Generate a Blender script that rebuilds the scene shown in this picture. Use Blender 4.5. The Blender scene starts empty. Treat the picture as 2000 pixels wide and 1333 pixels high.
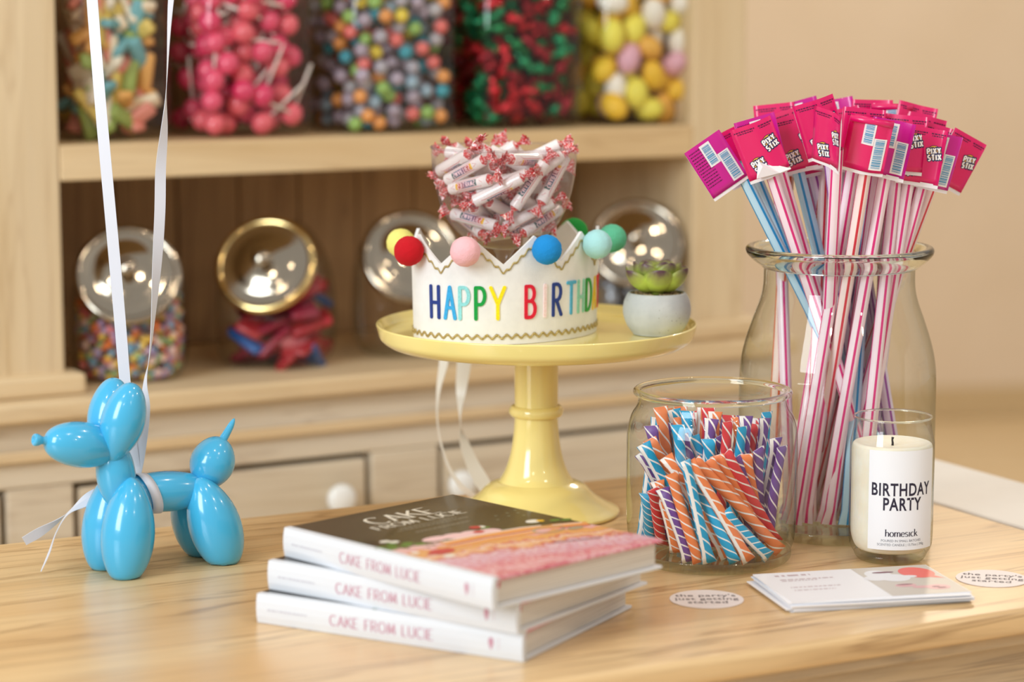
import bpy, bmesh, math, random
from mathutils import Vector, Matrix, Euler

random.seed(11)
SC = bpy.context.scene
COL = SC.collection
PI = math.pi
rad = math.radians

# ------------------------------------------------------------------ camera
T = 0.90                      # height of the table top
EYE = 0.56                    # camera above the table top
PITCH = rad(8.2)
FPX = 85 / 36 * 2000          # focal length in pixels of the 2000 px wide frame
cam_d = bpy.data.cameras.new('camera')
cam_d.lens = 85
cam_d.sensor_width = 36
cam_d.clip_start = 0.05
cam_d.dof.use_dof = True
cam_d.dof.focus_distance = 2.405
cam_d.dof.aperture_fstop = 2.8
cam = bpy.data.objects.new('camera', cam_d)
cam.location = (0, 0, T + EYE)
cam.rotation_euler = (PI / 2 - PITCH, 0, 0)
COL.objects.link(cam)
SC.camera = cam

# ------------------------------------------------------------------ world, lights, exposure
SC.view_settings.view_transform = 'Standard'
SC.view_settings.look = 'None'
SC.view_settings.gamma = 1
SC.view_settings.use_curve_mapping = False
SC.view_settings.exposure = 0.0
SC.cycles.transparent_max_bounces = 32
SC.cycles.max_bounces = 14
SC.cycles.transmission_bounces = 14
world = bpy.data.worlds.new('room_light')
SC.world = world
world.use_nodes = True
bg = world.node_tree.nodes['Background']
bg.inputs['Color'].default_value = (1.0, 0.96, 0.91, 1)
bg.inputs['Strength'].default_value = 0.54


def lamp(name, kind, loc, energy, color, target=None, **kw):
    d = bpy.data.lights.new(name, kind)
    d.energy = energy
    d.color = color
    for k, v in kw.items():
        setattr(d, k, v)
    o = bpy.data.objects.new(name, d)
    o.location = loc
    if target:
        o.rotation_euler = (Vector(target) - Vector(loc)).to_track_quat('-Z', 'Y').to_euler()
    COL.objects.link(o)
    return o


# daylight through the tall shop window, left of and behind the camera
lamp('window_daylight', 'AREA', (-2.3, -0.3, 2.5), 104, (0.84, 0.93, 1.0), (0.0, 2.5, 1.0),
     shape='RECTANGLE', size=1.3, size_y=2.0)
# the shop's small warm ceiling lamps
for lx, ly, lz, e in ((-1.1, 0.9, 3.1, 16), (0.2, 1.3, 3.2, 16), (1.4, 0.9, 3.1, 24), (0.9, 2.6, 3.3, 20),
                      (-0.7, -0.8, 3.1, 16), (1.9, -0.6, 3.0, 16), (2.6, 2.4, 3.0, 18), (1.2, 6.2, 2.9, 70)):
    lamp('ceiling_lamp', 'POINT', (lx, ly, lz), e, (1.0, 0.84, 0.64), shadow_soft_size=0.07)

# ------------------------------------------------------------------ helpers


def at(px, py, Y):
    """point of the place at distance Y in front of the camera seen at a picture position"""
    a = (px - 1000) / FPX
    b = (666.5 - py) / FPX
    d = (a, math.cos(PITCH) + b * math.sin(PITCH), -math.sin(PITCH) + b * math.cos(PITCH))
    t = Y / d[1]
    return Vector((d[0] * t, Y, T + EYE + d[2] * t))


def on(px, py, z=0.0):
    """point at height z above the table top"""
    a = (px - 1000) / FPX
    b = (666.5 - py) / FPX
    d = (a, math.cos(PITCH) + b * math.sin(PITCH), -math.sin(PITCH) + b * math.cos(PITCH))
    t = (z - EYE) / d[2]
    return Vector((d[0] * t, d[1] * t, T + z))


def lin(c):
    return tuple(((v / 255) / 12.92 if v / 255 <= 0.04045 else ((v / 255 + 0.055) / 1.055) ** 2.4) for v in c) + (1,)


class NT:
    """tiny node-tree builder"""

    def __init__(self, name):
        self.m = bpy.data.materials.new(name)
        self.m.use_nodes = True
        self.t = self.m.node_tree
        self.b = self.t.nodes['Principled BSDF']
        self.out = self.t.nodes['Material Output']

    def n(self, kind, **kw):
        nd = self.t.nodes.new('ShaderNode' + kind)
        for k, v in kw.items():
            setattr(nd, k, v)
        return nd

    def l(self, a, b):
        self.t.links.new(a, b)

    def val(self, sock, v):
        if hasattr(v, 'is_linked') or hasattr(v, 'links'):
            self.l(v, sock)
        else:
            sock.default_value = v

    def math(self, op, a, b=None, c=None):
        nd = self.n('Math', operation=op)
        self.val(nd.inputs[0], a)
        if b is not None:
            self.val(nd.inputs[1], b)
        if c is not None:
            self.val(nd.inputs[2], c)
        return nd.outputs[0]

    def mix(self, f, a, b):
        nd = self.n('Mix', data_type='RGBA')
        self.val(nd.inputs[0], f)
        self.val(nd.inputs[6], a)
        self.val(nd.inputs[7], b)
        return nd.outputs[2]

    def coord(self, which='Object', scale=(1, 1, 1), rot=(0, 0, 0)):
        tc = self.n('TexCoord')
        mp = self.n('Mapping')
        mp.inputs['Scale'].default_value = scale
        mp.inputs['Rotation'].default_value = rot
        self.l(tc.outputs[which], mp.inputs[0])
        return mp.outputs[0]

    def noise(self, vec, scale, detail=3, rough=0.55, dist=0.0):
        nd = self.n('TexNoise')
        nd.inputs['Scale'].default_value = scale
        nd.inputs['Detail'].default_value = detail
        nd.inputs['Roughness'].default_value = rough
        nd.inputs['Distortion'].default_value = dist
        self.l(vec, nd.inputs['Vector'])
        return nd.outputs['Fac']

    def ramp(self, fac, stops, interp='LINEAR'):
        nd = self.n('ValToRGB')
        cr = nd.color_ramp
        cr.interpolation = interp
        while len(cr.elements) < len(stops):
            cr.elements.new(0.5)
        for e, (p, c) in zip(cr.elements, stops):
            e.position = p
            e.color = lin(c)
        self.val(nd.inputs[0], fac)
        return nd.outputs[0]

    def bump(self, h, strength=0.3, dist=0.002):
        nd = self.n('Bump')
        nd.inputs['Strength'].default_value = strength
        nd.inputs['Distance'].default_value = dist
        self.l(h, nd.inputs['Height'])
        self.l(nd.outputs[0], self.b.inputs['Normal'])

    def set(self, **kw):
        names = {'color': 'Base Color', 'rough': 'Roughness', 'metal': 'Metallic', 'spec': 'Specular IOR Level',
                 'trans': 'Transmission Weight', 'ior': 'IOR', 'coat': 'Coat Weight', 'sheen': 'Sheen Weight',
                 'sss': 'Subsurface Weight', 'coatr': 'Coat Roughness', 'alpha': 'Alpha'}
        for k, v in kw.items():
            self.val(self.b.inputs[names[k]], v)
        return self


MATS = {}


def flat(name, rgb, rough=0.5, **kw):
    if name in MATS:
        return MATS[name]
    k = NT(name)
    k.set(color=lin(rgb), rough=rough, **kw)
    MATS[name] = k.m
    return k.m


def speckled(name, rgb, rgb2, scale=40, rough=0.6, bump=0.0, bscale=None, **kw):
    if name in MATS:
        return MATS[name]
    k = NT(name)
    v = k.coord()
    f = k.noise(v, scale, 4)
    k.set(color=k.ramp(f, [(0.35, rgb), (0.68, rgb2)]), rough=rough, **kw)
    if bump:
        k.bump(k.noise(v, bscale or scale * 4, 4), bump)
    MATS[name] = k.m
    return k.m


def wood(name, light, mid, dark, axis=0, scale=1.0, rough=0.5, bump=0.15, wash=None, coat=0.0, contrast=1.0):
    k = NT(name)
    sc = [14 * scale] * 3
    sc[axis] = 1.1 * scale
    v = k.coord('Object', tuple(sc))
    big = k.noise(v, 1.0, 4, 0.55, 0.7)
    sc2 = [110 * scale] * 3
    sc2[axis] = 5 * scale
    v2 = k.coord('Object', tuple(sc2))
    fine = k.noise(v2, 1.0, 3, 0.6, 0.2)
    # ring lines: wood grain loops
    wv = k.math('MULTIPLY', big, 13.0)
    ring = k.math('PINGPONG', wv, 1.0)
    a = k.ramp(big, [(0.30, mid), (0.62, light)])
    rl = k.math('MINIMUM', ring, 0.22)
    rl = k.math('MULTIPLY', k.math('SUBTRACT', 0.22, rl), 2.6 * contrast)
    b = k.mix(rl, a, lin(dark))
    fm = k.math('MULTIPLY', k.math('SUBTRACT', fine, 0.5), 1.7 * contrast)
    fm = k.math('MAXIMUM', fm, 0.0)
    c = k.mix(fm, b, lin(dark))
    if wash:
        v3 = k.coord('Object', tuple(s * 0.35 for s in sc))
        w = k.noise(v3, 1.0, 5, 0.65, 0.4)
        w = k.math('MULTIPLY', k.math('SUBTRACT', w, 0.42), 3.2)
        w = k.math('MINIMUM', k.math('MAXIMUM', w, 0.0), 0.8)
        c = k.mix(w, c, lin(wash))
    k.set(color=c, rough=rough, coat=coat)
    k.b.inputs['Coat Roughness'].default_value = 0.25
    if bump:
        k.bump(fine, bump, 0.001)
    MATS[name] = k.m
    return k.m


def clear(name, tint=(0.93, 0.96, 0.92), edge=(0.55, 0.60, 0.50), ior=1.5, rough=0.02, power=3.0, haze=0.0, hcol=(235, 230, 235)):
    """thin clear wall: light passes straight, Fresnel reflection, darker where the wall is seen edge-on"""
    if name in MATS:
        return MATS[name]
    k = NT(name)
    k.t.nodes.remove(k.b)
    lw = k.n('LayerWeight')
    lw.inputs['Blend'].default_value = 0.5
    f = k.math('POWER', lw.outputs['Facing'], power)
    tr = k.n('BsdfTransparent')
    k.l(k.mix(f, tint + (1,), edge + (1,)), tr.inputs['Color'])
    gl = k.n('BsdfGlossy')
    gl.inputs['Roughness'].default_value = rough
    fr = k.n('Fresnel')
    fr.inputs['IOR'].default_value = ior
    # cap the reflection at grazing angles
    ff = k.math('MINIMUM', fr.outputs[0], 0.7)
    # equal for both sides of the wall
    geo = k.n('NewGeometry')
    ff = k.math('MULTIPLY', ff, k.math('SUBTRACT', 1.0, k.math('MULTIPLY', geo.outputs['Backfacing'], 0.8)))
    mx = k.n('MixShader')
    k.l(ff, mx.inputs[0])
    k.l(tr.outputs[0], mx.inputs[1])
    k.l(gl.outputs[0], mx.inputs[2])
    last = mx.outputs[0]
    if haze:
        df = k.n('BsdfTranslucent')
        df.inputs['Color'].default_value = lin(hcol)
        m2 = k.n('MixShader')
        m2.inputs[0].default_value = haze
        k.l(last, m2.inputs[1])
        k.l(df.outputs[0], m2.inputs[2])
        last = m2.outputs[0]
    k.l(last, k.out.inputs['Surface'])
    MATS[name] = k.m
    return k.m


def solid_glass(name, rgb=(240, 248, 238), rough=0.0, ior=1.48):
    if name in MATS:
        return MATS[name]
    k = NT(name)
    k.set(color=lin(rgb), rough=rough, trans=1.0, ior=ior)
    MATS[name] = k.m
    return k.m


# ---- meshes


def mesh(name, vs, fs, uvs=None, smooth=True, mats=None, midx=None):
    m = bpy.data.meshes.new(name)
    m.from_pydata([tuple(v) for v in vs], [], fs)
    if smooth:
        m.polygons.foreach_set('use_smooth', [True] * len(m.polygons))
    if uvs:
        ul = m.uv_layers.new(name='UVMap')
        flatuv = []
        for p in m.polygons:
            for li in p.loop_indices:
                flatuv.extend(uvs[m.loops[li].vertex_index])
        ul.data.foreach_set('uv', flatuv)
    for mt in mats or []:
        m.materials.append(mt)
    if midx:
        m.polygons.foreach_set('material_index', midx)
    m.update()
    return m


def from_bm(name, bm, mats=None, smooth=False):
    m = bpy.data.meshes.new(name)
    bmesh.ops.recalc_face_normals(bm, faces=bm.faces[:])
    bm.to_mesh(m)
    bm.free()
    if smooth:
        m.polygons.foreach_set('use_smooth', [True] * len(m.polygons))
    for mt in mats or []:
        m.materials.append(mt)
    return m


def add(name, me, parent=None, loc=(0, 0, 0), rot=(0, 0, 0), mat=None):
    if mat is not None and not me.materials:
        me.materials.append(mat)
    o = bpy.data.objects.new(name, me)
    COL.objects.link(o)
    o.location = loc
    o.rotation_euler = rot
    if parent:
        o.parent = parent
    return o


def thing(name, label, cat, loc=(0, 0, 0), rotz=0.0, group=None):
    o = bpy.data.objects.new(name, None)
    o.empty_display_size = 0.02
    COL.objects.link(o)
    o.location = loc
    o.rotation_euler = (0, 0, rotz)
    return tag(o, label, cat, group)


def tag(o, label, cat, group=None):
    o['label'] = label
    o['category'] = cat
    if group:
        o['group'] = group
    return o


def structure(o):
    o['kind'] = 'structure'
    return o


def dup(root, label=None, group=None):
    r = root.copy()
    COL.objects.link(r)
    if label:
        r['label'] = label
    if group:
        r['group'] = group
    for ch in list(root.children):
        c = ch.copy()
        COL.objects.link(c)
        c.parent = r
        for g in list(ch.children):
            d = g.copy()
            COL.objects.link(d)
            d.parent = c
    return r


def box(name, x0, x1, y0, y1, z0, z1, bev=0.0, seg=2, smooth=False):
    bm = bmesh.new()
    bmesh.ops.create_cube(bm, size=1)
    for v in bm.verts:
        v.co = Vector(((x0 + x1) / 2 + v.co.x * (x1 - x0), (y0 + y1) / 2 + v.co.y * (y1 - y0), (z0 + z1) / 2 + v.co.z * (z1 - z0)))
    if bev:
        bmesh.ops.bevel(bm, geom=bm.edges[:], offset=bev, segments=seg, affect='EDGES', profile=0.5)
    return from_bm(name, bm, smooth=smooth)


def lathe(name, prof, seg=64, closed=False, smooth=True, mats=None, squash=None):
    """revolve (r, z) points; poles where r == 0. squash(angle)->radius factor"""
    vs, fs, rings = [], [], []
    for r, z in prof:
        if r <= 1e-7:
            rings.append([len(vs)])
            vs.append((0, 0, z))
        else:
            ring = []
            for i in range(seg):
                a = 2 * PI * i / seg
                q = r * (squash(a) if squash else 1)
                ring.append(len(vs))
                vs.append((q * math.cos(a), q * math.sin(a), z))
            rings.append(ring)
    pairs = list(zip(rings, rings[1:]))
    if closed:
        pairs.append((rings[-1], rings[0]))
    for a, b in pairs:
        if len(a) == 1 and len(b) == 1:
            continue
        for i in range(seg):
            j = (i + 1) % seg
            if len(a) == 1:
                fs.append((a[0], b[j], b[i]))
            elif len(b) == 1:
                fs.append((a[i], a[j], b[0]))
            else:
                fs.append((a[i], a[j], b[j], b[i]))
    m = mesh(name, vs, fs, smooth=smooth, mats=mats)
    bm = bmesh.new()
    bm.from_mesh(m)
    bmesh.ops.recalc_face_normals(bm, faces=bm.faces[:])
    bm.to_mesh(m)
    bm.free()
    return m


def fillet(pts, r, n=4):
    """round the corners of a (r, z) polyline"""
    out = [pts[0]]
    for i in range(1, len(pts) - 1):
        p, q, s = Vector(pts[i - 1]), Vector(pts[i]), Vector(pts[i + 1])
        rr = r[i] if isinstance(r, (list, tuple)) else r
        d1 = min(rr, (p - q).length * 0.49)
        d2 = min(rr, (s - q).length * 0.49)
        a = q + (p - q).normalized() * d1
        b = q + (s - q).normalized() * d2
        for k in range(n + 1):
            t = k / n
            c = a * (1 - t) ** 2 + q * 2 * t * (1 - t) + b * t * t
            out.append((c.x, c.y))
    out.append(pts[-1])
    return out


def crom(pts, n=8):
    """smooth curve through points (Catmull-Rom), any dimension tuple"""
    P = [tuple(p) for p in pts]
    P = [tuple(2 * a - b for a, b in zip(P[0], P[1]))] + P + [tuple(2 * a - b for a, b in zip(P[-1], P[-2]))]
    out = []
    for i in range(1, len(P) - 2):
        for k in range(n):
            t = k / n
            out.append(tuple(0.5 * (2 * b + (c - a) * t + (2 * a - 5 * b + 4 * c - d) * t * t + (3 * b - a - 3 * c + d) * t ** 3)
                             for a, b, c, d in zip(P[i - 1], P[i], P[i + 1], P[i + 2])))
    out.append(P[-2])
    return out


def ribbon(name, pts, mat, n=8, thick=0.0):
    """pts: (x, y, z, width, angle) ; angle turns the width vector about the path, 0 = across the view"""
    C = crom(pts, n)
    vs, fs, uv = [], [], []
    for i, c in enumerate(C):
        p = Vector(c[:3])
        a = Vector(C[max(i - 1, 0)][:3])
        b = Vector(C[min(i + 1, len(C) - 1)][:3])
        t = (b - a).normalized()
        side = t.cross(Vector((0, 1, 0)))
        if side.length < 1e-4:
            side = Vector((1, 0, 0))
        side.normalize()
        side = Matrix.Rotation(c[4], 3, t) @ side
        nrm = side.cross(t).normalized() * 0.00025
        A, B = p - side * (c[3] / 2), p + side * (c[3] / 2)
        vs += [A + nrm, B + nrm, A - nrm, B - nrm, A + nrm, A - nrm, B + nrm, B - nrm]
        uv += [(i / len(C), q) for q in (0, 1, 0, 1, 0, 0, 1, 1)]
        if i:
            k, j = 8 * i - 8, 8 * i
            fs += [(k, k + 1, j + 1, j), (k + 3, k + 2, j + 2, j + 3), (k + 5, k + 4, j + 4, j + 5), (k + 6, k + 7, j + 7, j + 6)]
    return mesh(name, vs, fs, uv, True, [mat])


def tube(name, pts, radii, seg=12, cap=True, mats=None, flat_y=None):
    vs, fs, uv = [], [], []
    P = [Vector(p) for p in pts]
    if not isinstance(radii, (list, tuple)):
        radii = [radii] * len(P)
    ref = Vector((0, 0, 1))
    if abs((P[-1] - P[0]).normalized().dot(ref)) > 0.9:
        ref = Vector((0, 1, 0))
    L = 0
    for i, p in enumerate(P):
        t = (P[min(i + 1, len(P) - 1)] - P[max(i - 1, 0)]).normalized()
        u = t.cross(ref).normalized()
        w = u.cross(t)
        if i:
            L += (p - P[i - 1]).length
        for k in range(seg):
            a = 2 * PI * k / seg
            vs.append(p + (u * math.cos(a) + w * math.sin(a)) * radii[i])
            uv.append((L, k / seg))
        if i:
            for k in range(seg):
                j = (k + 1) % seg
                fs.append(((i - 1) * seg + k, (i - 1) * seg + j, i * seg + j, i * seg + k))
    if cap:
        fs.append(tuple(range(seg))[::-1])
        fs.append(tuple(range(len(vs) - seg, len(vs))))
    return mesh(name, vs, fs, uv, True, mats)


def blob(name, a, b, R, seg=28, rings=22, power=(0.6, 0.6), floor=None, skew=1.0):
    """balloon bubble between points a and b, radius R"""
    a, b = Vector(a), Vector(b)
    ax = (b - a)
    L = ax.length
    ax.normalize()
    u = ax.orthogonal().normalized()
    w = ax.cross(u)
    prof = []
    for i in range(rings + 1):
        th = PI * i / rings
        h_ = 0.5 - 0.5 * math.cos(th)
        prof.append((R * max(math.sin(PI * h_ ** skew), 0.0) ** (power[0] + (power[1] - power[0]) * h_), L * h_))
    prof[0] = (0, 0)
    prof[-1] = (0, L)
    vs, fs = [a], []
    for r, h in prof[1:-1]:
        for k in range(seg):
            t = 2 * PI * k / seg
            vs.append(a + ax * h + (u * math.cos(t) + w * math.sin(t)) * r)
    vs.append(b)
    for k in range(seg):
        j = (k + 1) % seg
        fs.append((0, 1 + j, 1 + k))
        e = 1 + (rings - 2) * seg
        fs.append((e + k, e + j, len(vs) - 1))
        for i in range(rings - 2):
            q = 1 + i * seg
            fs.append((q + k, q + j, q + seg + j, q + seg + k))
    if floor is not None:
        for v in vs:
            if v.z < floor:
                v.z = floor
    m = mesh(name, vs, fs)
    return m


# ---- lettering made of strokes


def arc(cx, cy, rx, ry, a0, a1, n=10):
    return [(cx + rx * math.cos(rad(a0 + (a1 - a0) * i / n)), cy + ry * math.sin(rad(a0 + (a1 - a0) * i / n))) for i in range(n + 1)]


GL = {
    ' ': (.34, []),
    'A': (.66, [[(0, 0), (.33, 1)], [(.33, 1), (.66, 0)], [(.12, .34), (.54, .34)]]),
    'B': (.54, [[(0, 0), (0, 1)], [(0, 1), (.24, 1)] + arc(.24, .76, .24, .24, 90, -90) + [(0, .52)], [(0, .52), (.26, .52)] + arc(.26, .26, .28, .26, 90, -90) + [(0, 0)]]),
    'C': (.66, [arc(.38, .5, .38, .5, 48, 312, 16)]),
    'D': (.62, [[(0, 0), (0, 1)], [(0, 1), (.2, 1)] + arc(.2, .5, .42, .5, 90, -90, 14) + [(0, 0)]]),
    'E': (.5, [[(0, 0), (0, 1)], [(0, 1), (.48, 1)], [(0, .52), (.4, .52)], [(0, 0), (.5, 0)]]),
    'F': (.48, [[(0, 0), (0, 1)], [(0, 1), (.48, 1)], [(0, .52), (.4, .52)]]),
    'H': (.6, [[(0, 0), (0, 1)], [(.6, 0), (.6, 1)], [(0, .48), (.6, .48)]]),
    'I': (.1, [[(.05, 0), (.05, 1)]]),
    'K': (.6, [[(0, 0), (0, 1)], [(.56, 1), (.02, .42)], [(.2, .6), (.6, 0)]]),
    'L': (.48, [[(0, 0), (0, 1)], [(0, 0), (.48, 0)]]),
    'M': (.78, [[(.03, 0), (.1, 1)], [(.1, 1), (.39, .1)], [(.39, .1), (.68, 1)], [(.68, 1), (.76, 0)]]),
    'O': (.78, [arc(.39, .5, .39, .5, 90, 450, 24)]),
    'P': (.54, [[(0, 0), (0, 1)], [(0, 1), (.26, 1)] + arc(.26, .73, .28, .27, 90, -90) + [(0, .46)]]),
    'R': (.56, [[(0, 0), (0, 1)], [(0, 1), (.24, 1)] + arc(.24, .74, .27, .26, 90, -90) + [(0, .48)], [(.22, .48), (.56, 0)]]),
    'S': (.5, [arc(.25, .745, .235, .255, 40, 265, 10) + arc(.25, .25, .25, .25, 85, -145, 10)]),
    'T': (.6, [[(.3, 0), (.3, 1)], [(0, 1), (.6, 1)]]),
    'U': (.62, [[(0, 1), (0, .3)] + arc(.31, .3, .31, .3, 180, 360, 12) + [(.62, 1)]]),
    'X': (.62, [[(0, 0), (.62, 1)], [(0, 1), (.62, 0)]]),
    'Y': (.62, [[(0, 1), (.31, .46)], [(.62, 1), (.31, .46)], [(.31, .46), (.31, 0)]]),
    'h': (.52, [[(.06, 0), (.06, 1)], [(.06, .42)] + arc(.27, .4, .19, .22, 160, 0, 8) + [(.46, 0)]]),
    'o': (.54, [arc(.27, .31, .25, .31, 90, 450, 18)]),
    'm': (.84, [[(.06, 0), (.06, .62)], [(.06, .42)] + arc(.25, .4, .17, .22, 160, 0, 8) + [(.42, 0)], [(.42, .42)] + arc(.61, .4, .17, .22, 160, 0, 8) + [(.78, 0)]]),
    'e': (.5, [[(.04, .33), (.47, .33)] + arc(.26, .33, .21, .29, 0, 180, 8) + arc(.27, .31, .25, .31, 180, 320, 8)]),
    's': (.42, [arc(.21, .47, .17, .15, 30, 260, 8) + arc(.2, .16, .19, .16, 85, -150, 8)]),
    'i': (.2, [[(.1, 0), (.1, .62)], [(.09, .84), (.11, .84)]]),
    'c': (.46, [arc(.26, .31, .24, .31, 50, 310, 12)]),
    'k': (.52, [[(.06, 0), (.06, 1)], [(.44, .6), (.08, .26)], [(.2, .36), (.48, 0)]]),
}


def densify(pl, step):
    out = [pl[0]]
    for a, b in zip(pl, pl[1:]):
        d = math.hypot(b[0] - a[0], b[1] - a[1])
        n = max(1, int(d / step))
        for i in range(1, n + 1):
            out.append((a[0] + (b[0] - a[0]) * i / n, a[1] + (b[1] - a[1]) * i / n))
    return out


def strokes(text, h, w, thin=None, gap=0.22, serif=0.0, xs=1.0, rnd=True, step=0.12):
    """list of flat 2-D pieces [(points, faces)] for a text line of cap height h, starting at x = 0; returns pieces, width.
    thin: stroke width where the stroke runs sideways (contrast lettering)"""
    pieces, x = [], 0.0
    for ch in text:
        gw, pls = GL[ch]
        for pl in pls:
            pts = [(x + p[0] * h * xs, p[1] * h) for p in densify(pl, step)]
            pieces.append(strip2d(pts, w, thin, rnd))
            if serif:
                for e, nb in ((pts[0], pts[1]), (pts[-1], pts[-2])):
                    vert = abs(e[1] - nb[1]) > abs(e[0] - nb[0]) * 1.2
                    top = 0.62 * h if ch in 'omeisc' else h
                    if vert and (abs(e[1]) < 1e-6 or abs(e[1] - top) < 1e-6 or abs(e[1] - h) < 1e-6):
                        yy = thin / 2 if e[1] < 1e-6 else e[1] - thin / 2
                        pieces.append(strip2d([(e[0] - serif * h, yy), (e[0] + serif * h, yy)], thin, None, False))
        x += (gw * xs + gap) * h
    return pieces, x - gap * h


def strip2d(pts, w, thin=None, rnd=True):
    n = len(pts)
    vs, fs = [], []
    for i, p in enumerate(pts):
        a, b = pts[max(i - 1, 0)], pts[min(i + 1, n - 1)]
        dx, dy = b[0] - a[0], b[1] - a[1]
        L = math.hypot(dx, dy) or 1
        dx, dy = dx / L, dy / L
        ww = w if thin is None else thin + (w - thin) * abs(dy) ** 1.3
        vs += [(p[0] - dy * ww / 2, p[1] + dx * ww / 2), (p[0] + dy * ww / 2, p[1] - dx * ww / 2)]
        if i:
            fs.append((2 * i - 2, 2 * i - 1, 2 * i + 1, 2 * i))
    if rnd:
        for end in (0, 1):
            c = pts[-1] if end else pts[0]
            q = pts[-2] if end else pts[1]
            ang = math.atan2(c[1] - q[1], c[0] - q[0])
            k0 = len(vs)
            vs += [(c[0] + w / 2 * math.cos(ang - PI / 2 + PI * i / 6), c[1] + w / 2 * math.sin(ang - PI / 2 + PI * i / 6)) for i in range(7)]
            fs.append(tuple(range(k0, k0 + 7)))
    return vs, fs


def relief(name, pieces, fn, mat, thick=0.0, lift=0.00002):
    """turn flat pieces into a mesh; fn(x, y, n) gives the place's point, n is height above the carrier"""
    vs, fs = [], []
    for i, (pv, pf) in enumerate(pieces):
        e = lift * (i % 7) * 0.2
        k = len(vs)
        vs += [fn(x, y, thick + e) for x, y in pv]
        fs += [tuple(k + q for q in f) for f in pf]
        if thick:
            # side walls
            k2 = len(vs)
            vs += [fn(x, y, 0.0) for x, y in pv]
            edges = {}
            for f in pf:
                for a, b in zip(f, f[1:] + f[:1]):
                    if (b, a) in edges:
                        del edges[(b, a)]
                    else:
                        edges[(a, b)] = 1
            for a, b in edges:
                fs.append((k + a, k2 + a, k2 + b, k + b))
    return mesh(name, vs, fs, None, False, [mat])


_tc = {}


def sans(text, size, bold=0.0, align='CENTER', xs=1.0):
    """flat pieces of plain sans lettering (Blender's built-in font)"""
    key = (text, bold, align)
    if key not in _tc:
        c = bpy.data.curves.new('lettering', 'FONT')
        c.body = text
        c.size = 1.0
        c.align_x = align
        c.offset = bold
        c.space_character = 1.0 + bold * 5
        c.resolution_u = 3
        o = bpy.data.objects.new('lettering', c)
        COL.objects.link(o)
        bpy.context.view_layer.update()
        ev = o.evaluated_get(bpy.context.evaluated_depsgraph_get())
        m = ev.to_mesh()
        _tc[key] = ([(v.co.x, v.co.y) for v in m.vertices], [tuple(p.vertices) for p in m.polygons])
        ev.to_mesh_clear()
        bpy.data.objects.remove(o)
        bpy.data.curves.remove(c)
    vs, fs = _tc[key]
    return [([(x * size * xs, y * size) for x, y in vs], fs)]


def rect(x0, x1, y0, y1, nx=1):
    vs, fs = [], []
    for i in range(nx + 1):
        x = x0 + (x1 - x0) * i / nx
        vs += [(x, y0), (x, y1)]
        if i:
            fs.append((2 * i - 2, 2 * i, 2 * i + 1, 2 * i - 1))
    return vs, fs


def disc2(cx, cy, rx, ry, n=24):
    return [(cx + rx * math.cos(2 * PI * i / n), cy + ry * math.sin(2 * PI * i / n)) for i in range(n)], [tuple(range(n))]


def shift(pieces, dx, dy, sc=1.0, rot=0.0):
    c, s = math.cos(rot) * sc, math.sin(rot) * sc
    return [([(dx + x * c - y * s, dy + x * s + y * c) for x, y in v], f) for v, f in pieces]


def fineprint(x0, x1, y, h, rng):
    """a row of tiny dashes where the photograph only shows unreadable small print"""
    out, x = [], x0
    while x < x1:
        w = rng.uniform(0.6, 2.4) * h
        out.append(rect(x, min(x + w, x1), y, y + h))
        x += w + h * 0.55
    return out

# ================================================================== the setting
M_floor = wood('floor_oak', (238, 214, 172), (226, 198, 152), (196, 162, 112), axis=0, rough=0.45)
M_wall = speckled('beige_wall_paint', (237, 219, 195), (241, 224, 202), 3, 0.85, 0.04, 160)
M_white = speckled('white_trim_paint', (236, 234, 230), (242, 240, 237), 6, 0.5)

structure(add('floor', box('floor', -5, 8, -3.2, 15.5, -0.06, 0.0), mat=M_floor))
HA = rad(30)
hc, hs = math.cos(HA), math.sin(HA)
wb = add('wall_back', box('wall_back', -9, 9, 0, 0.12, 0, 3.4), loc=(1.75, 8.3, 0), rot=(0, 0, HA * 0.35), mat=M_wall)
structure(wb)
bb = add('baseboard_back', box('baseboard_back', -9, 9, -0.016, -0.001, 0.001, 0.11, 0.004), loc=(1.75, 8.3, 0), rot=(0, 0, HA * 0.35),
         mat=flat('tan_baseboard', (214, 190, 148), 0.5))
structure(bb)
# short wall that the hutch stands against
wl = add('wall_left', box('wall_left', -1.6, 1.05, 0.372, 0.48, 0, 3.4), loc=(-.58, 3.1, 0), rot=(0, 0, HA), mat=M_wall)
structure(wl)

# ------------------------------------------------------------------ table
TA = rad(28)
M_top = wood('honey_oak_top', (232, 200, 150), (216, 176, 122), (150, 110, 64), axis=0, scale=0.9, rough=0.33, bump=0.12, coat=0.3, contrast=1.0)
M_rustic = wood('rustic_grey_wood', (186, 158, 120), (160, 128, 92), (104, 78, 54), axis=0, scale=1.2, rough=0.75, wash=(214, 198, 172), bump=0.4)
table = thing('wooden_table', 'honey coloured oak table holding the birthday display', 'table', (0, 0, 0), TA)
V0, V1, U0, U1 = 1.684, 2.392, -0.25, 1.650
tb = bmesh.new()
bmesh.ops.create_cube(tb, size=1)
for v in tb.verts:
    v.co = Vector(((U0 + U1) / 2 + v.co.x * (U1 - U0), (V0 + V1) / 2 + v.co.y * (V1 - V0), T - 0.0125 + v.co.z * 0.025))
bmesh.ops.bevel(tb, geom=[e for e in tb.edges], offset=0.008, segments=4, affect='EDGES', profile=0.5)
ttop = from_bm('table_top', tb)
for pgn in ttop.polygons:
    pgn.use_smooth = pgn.area < 0.02
add('table_top', ttop, table, mat=M_top)
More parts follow.
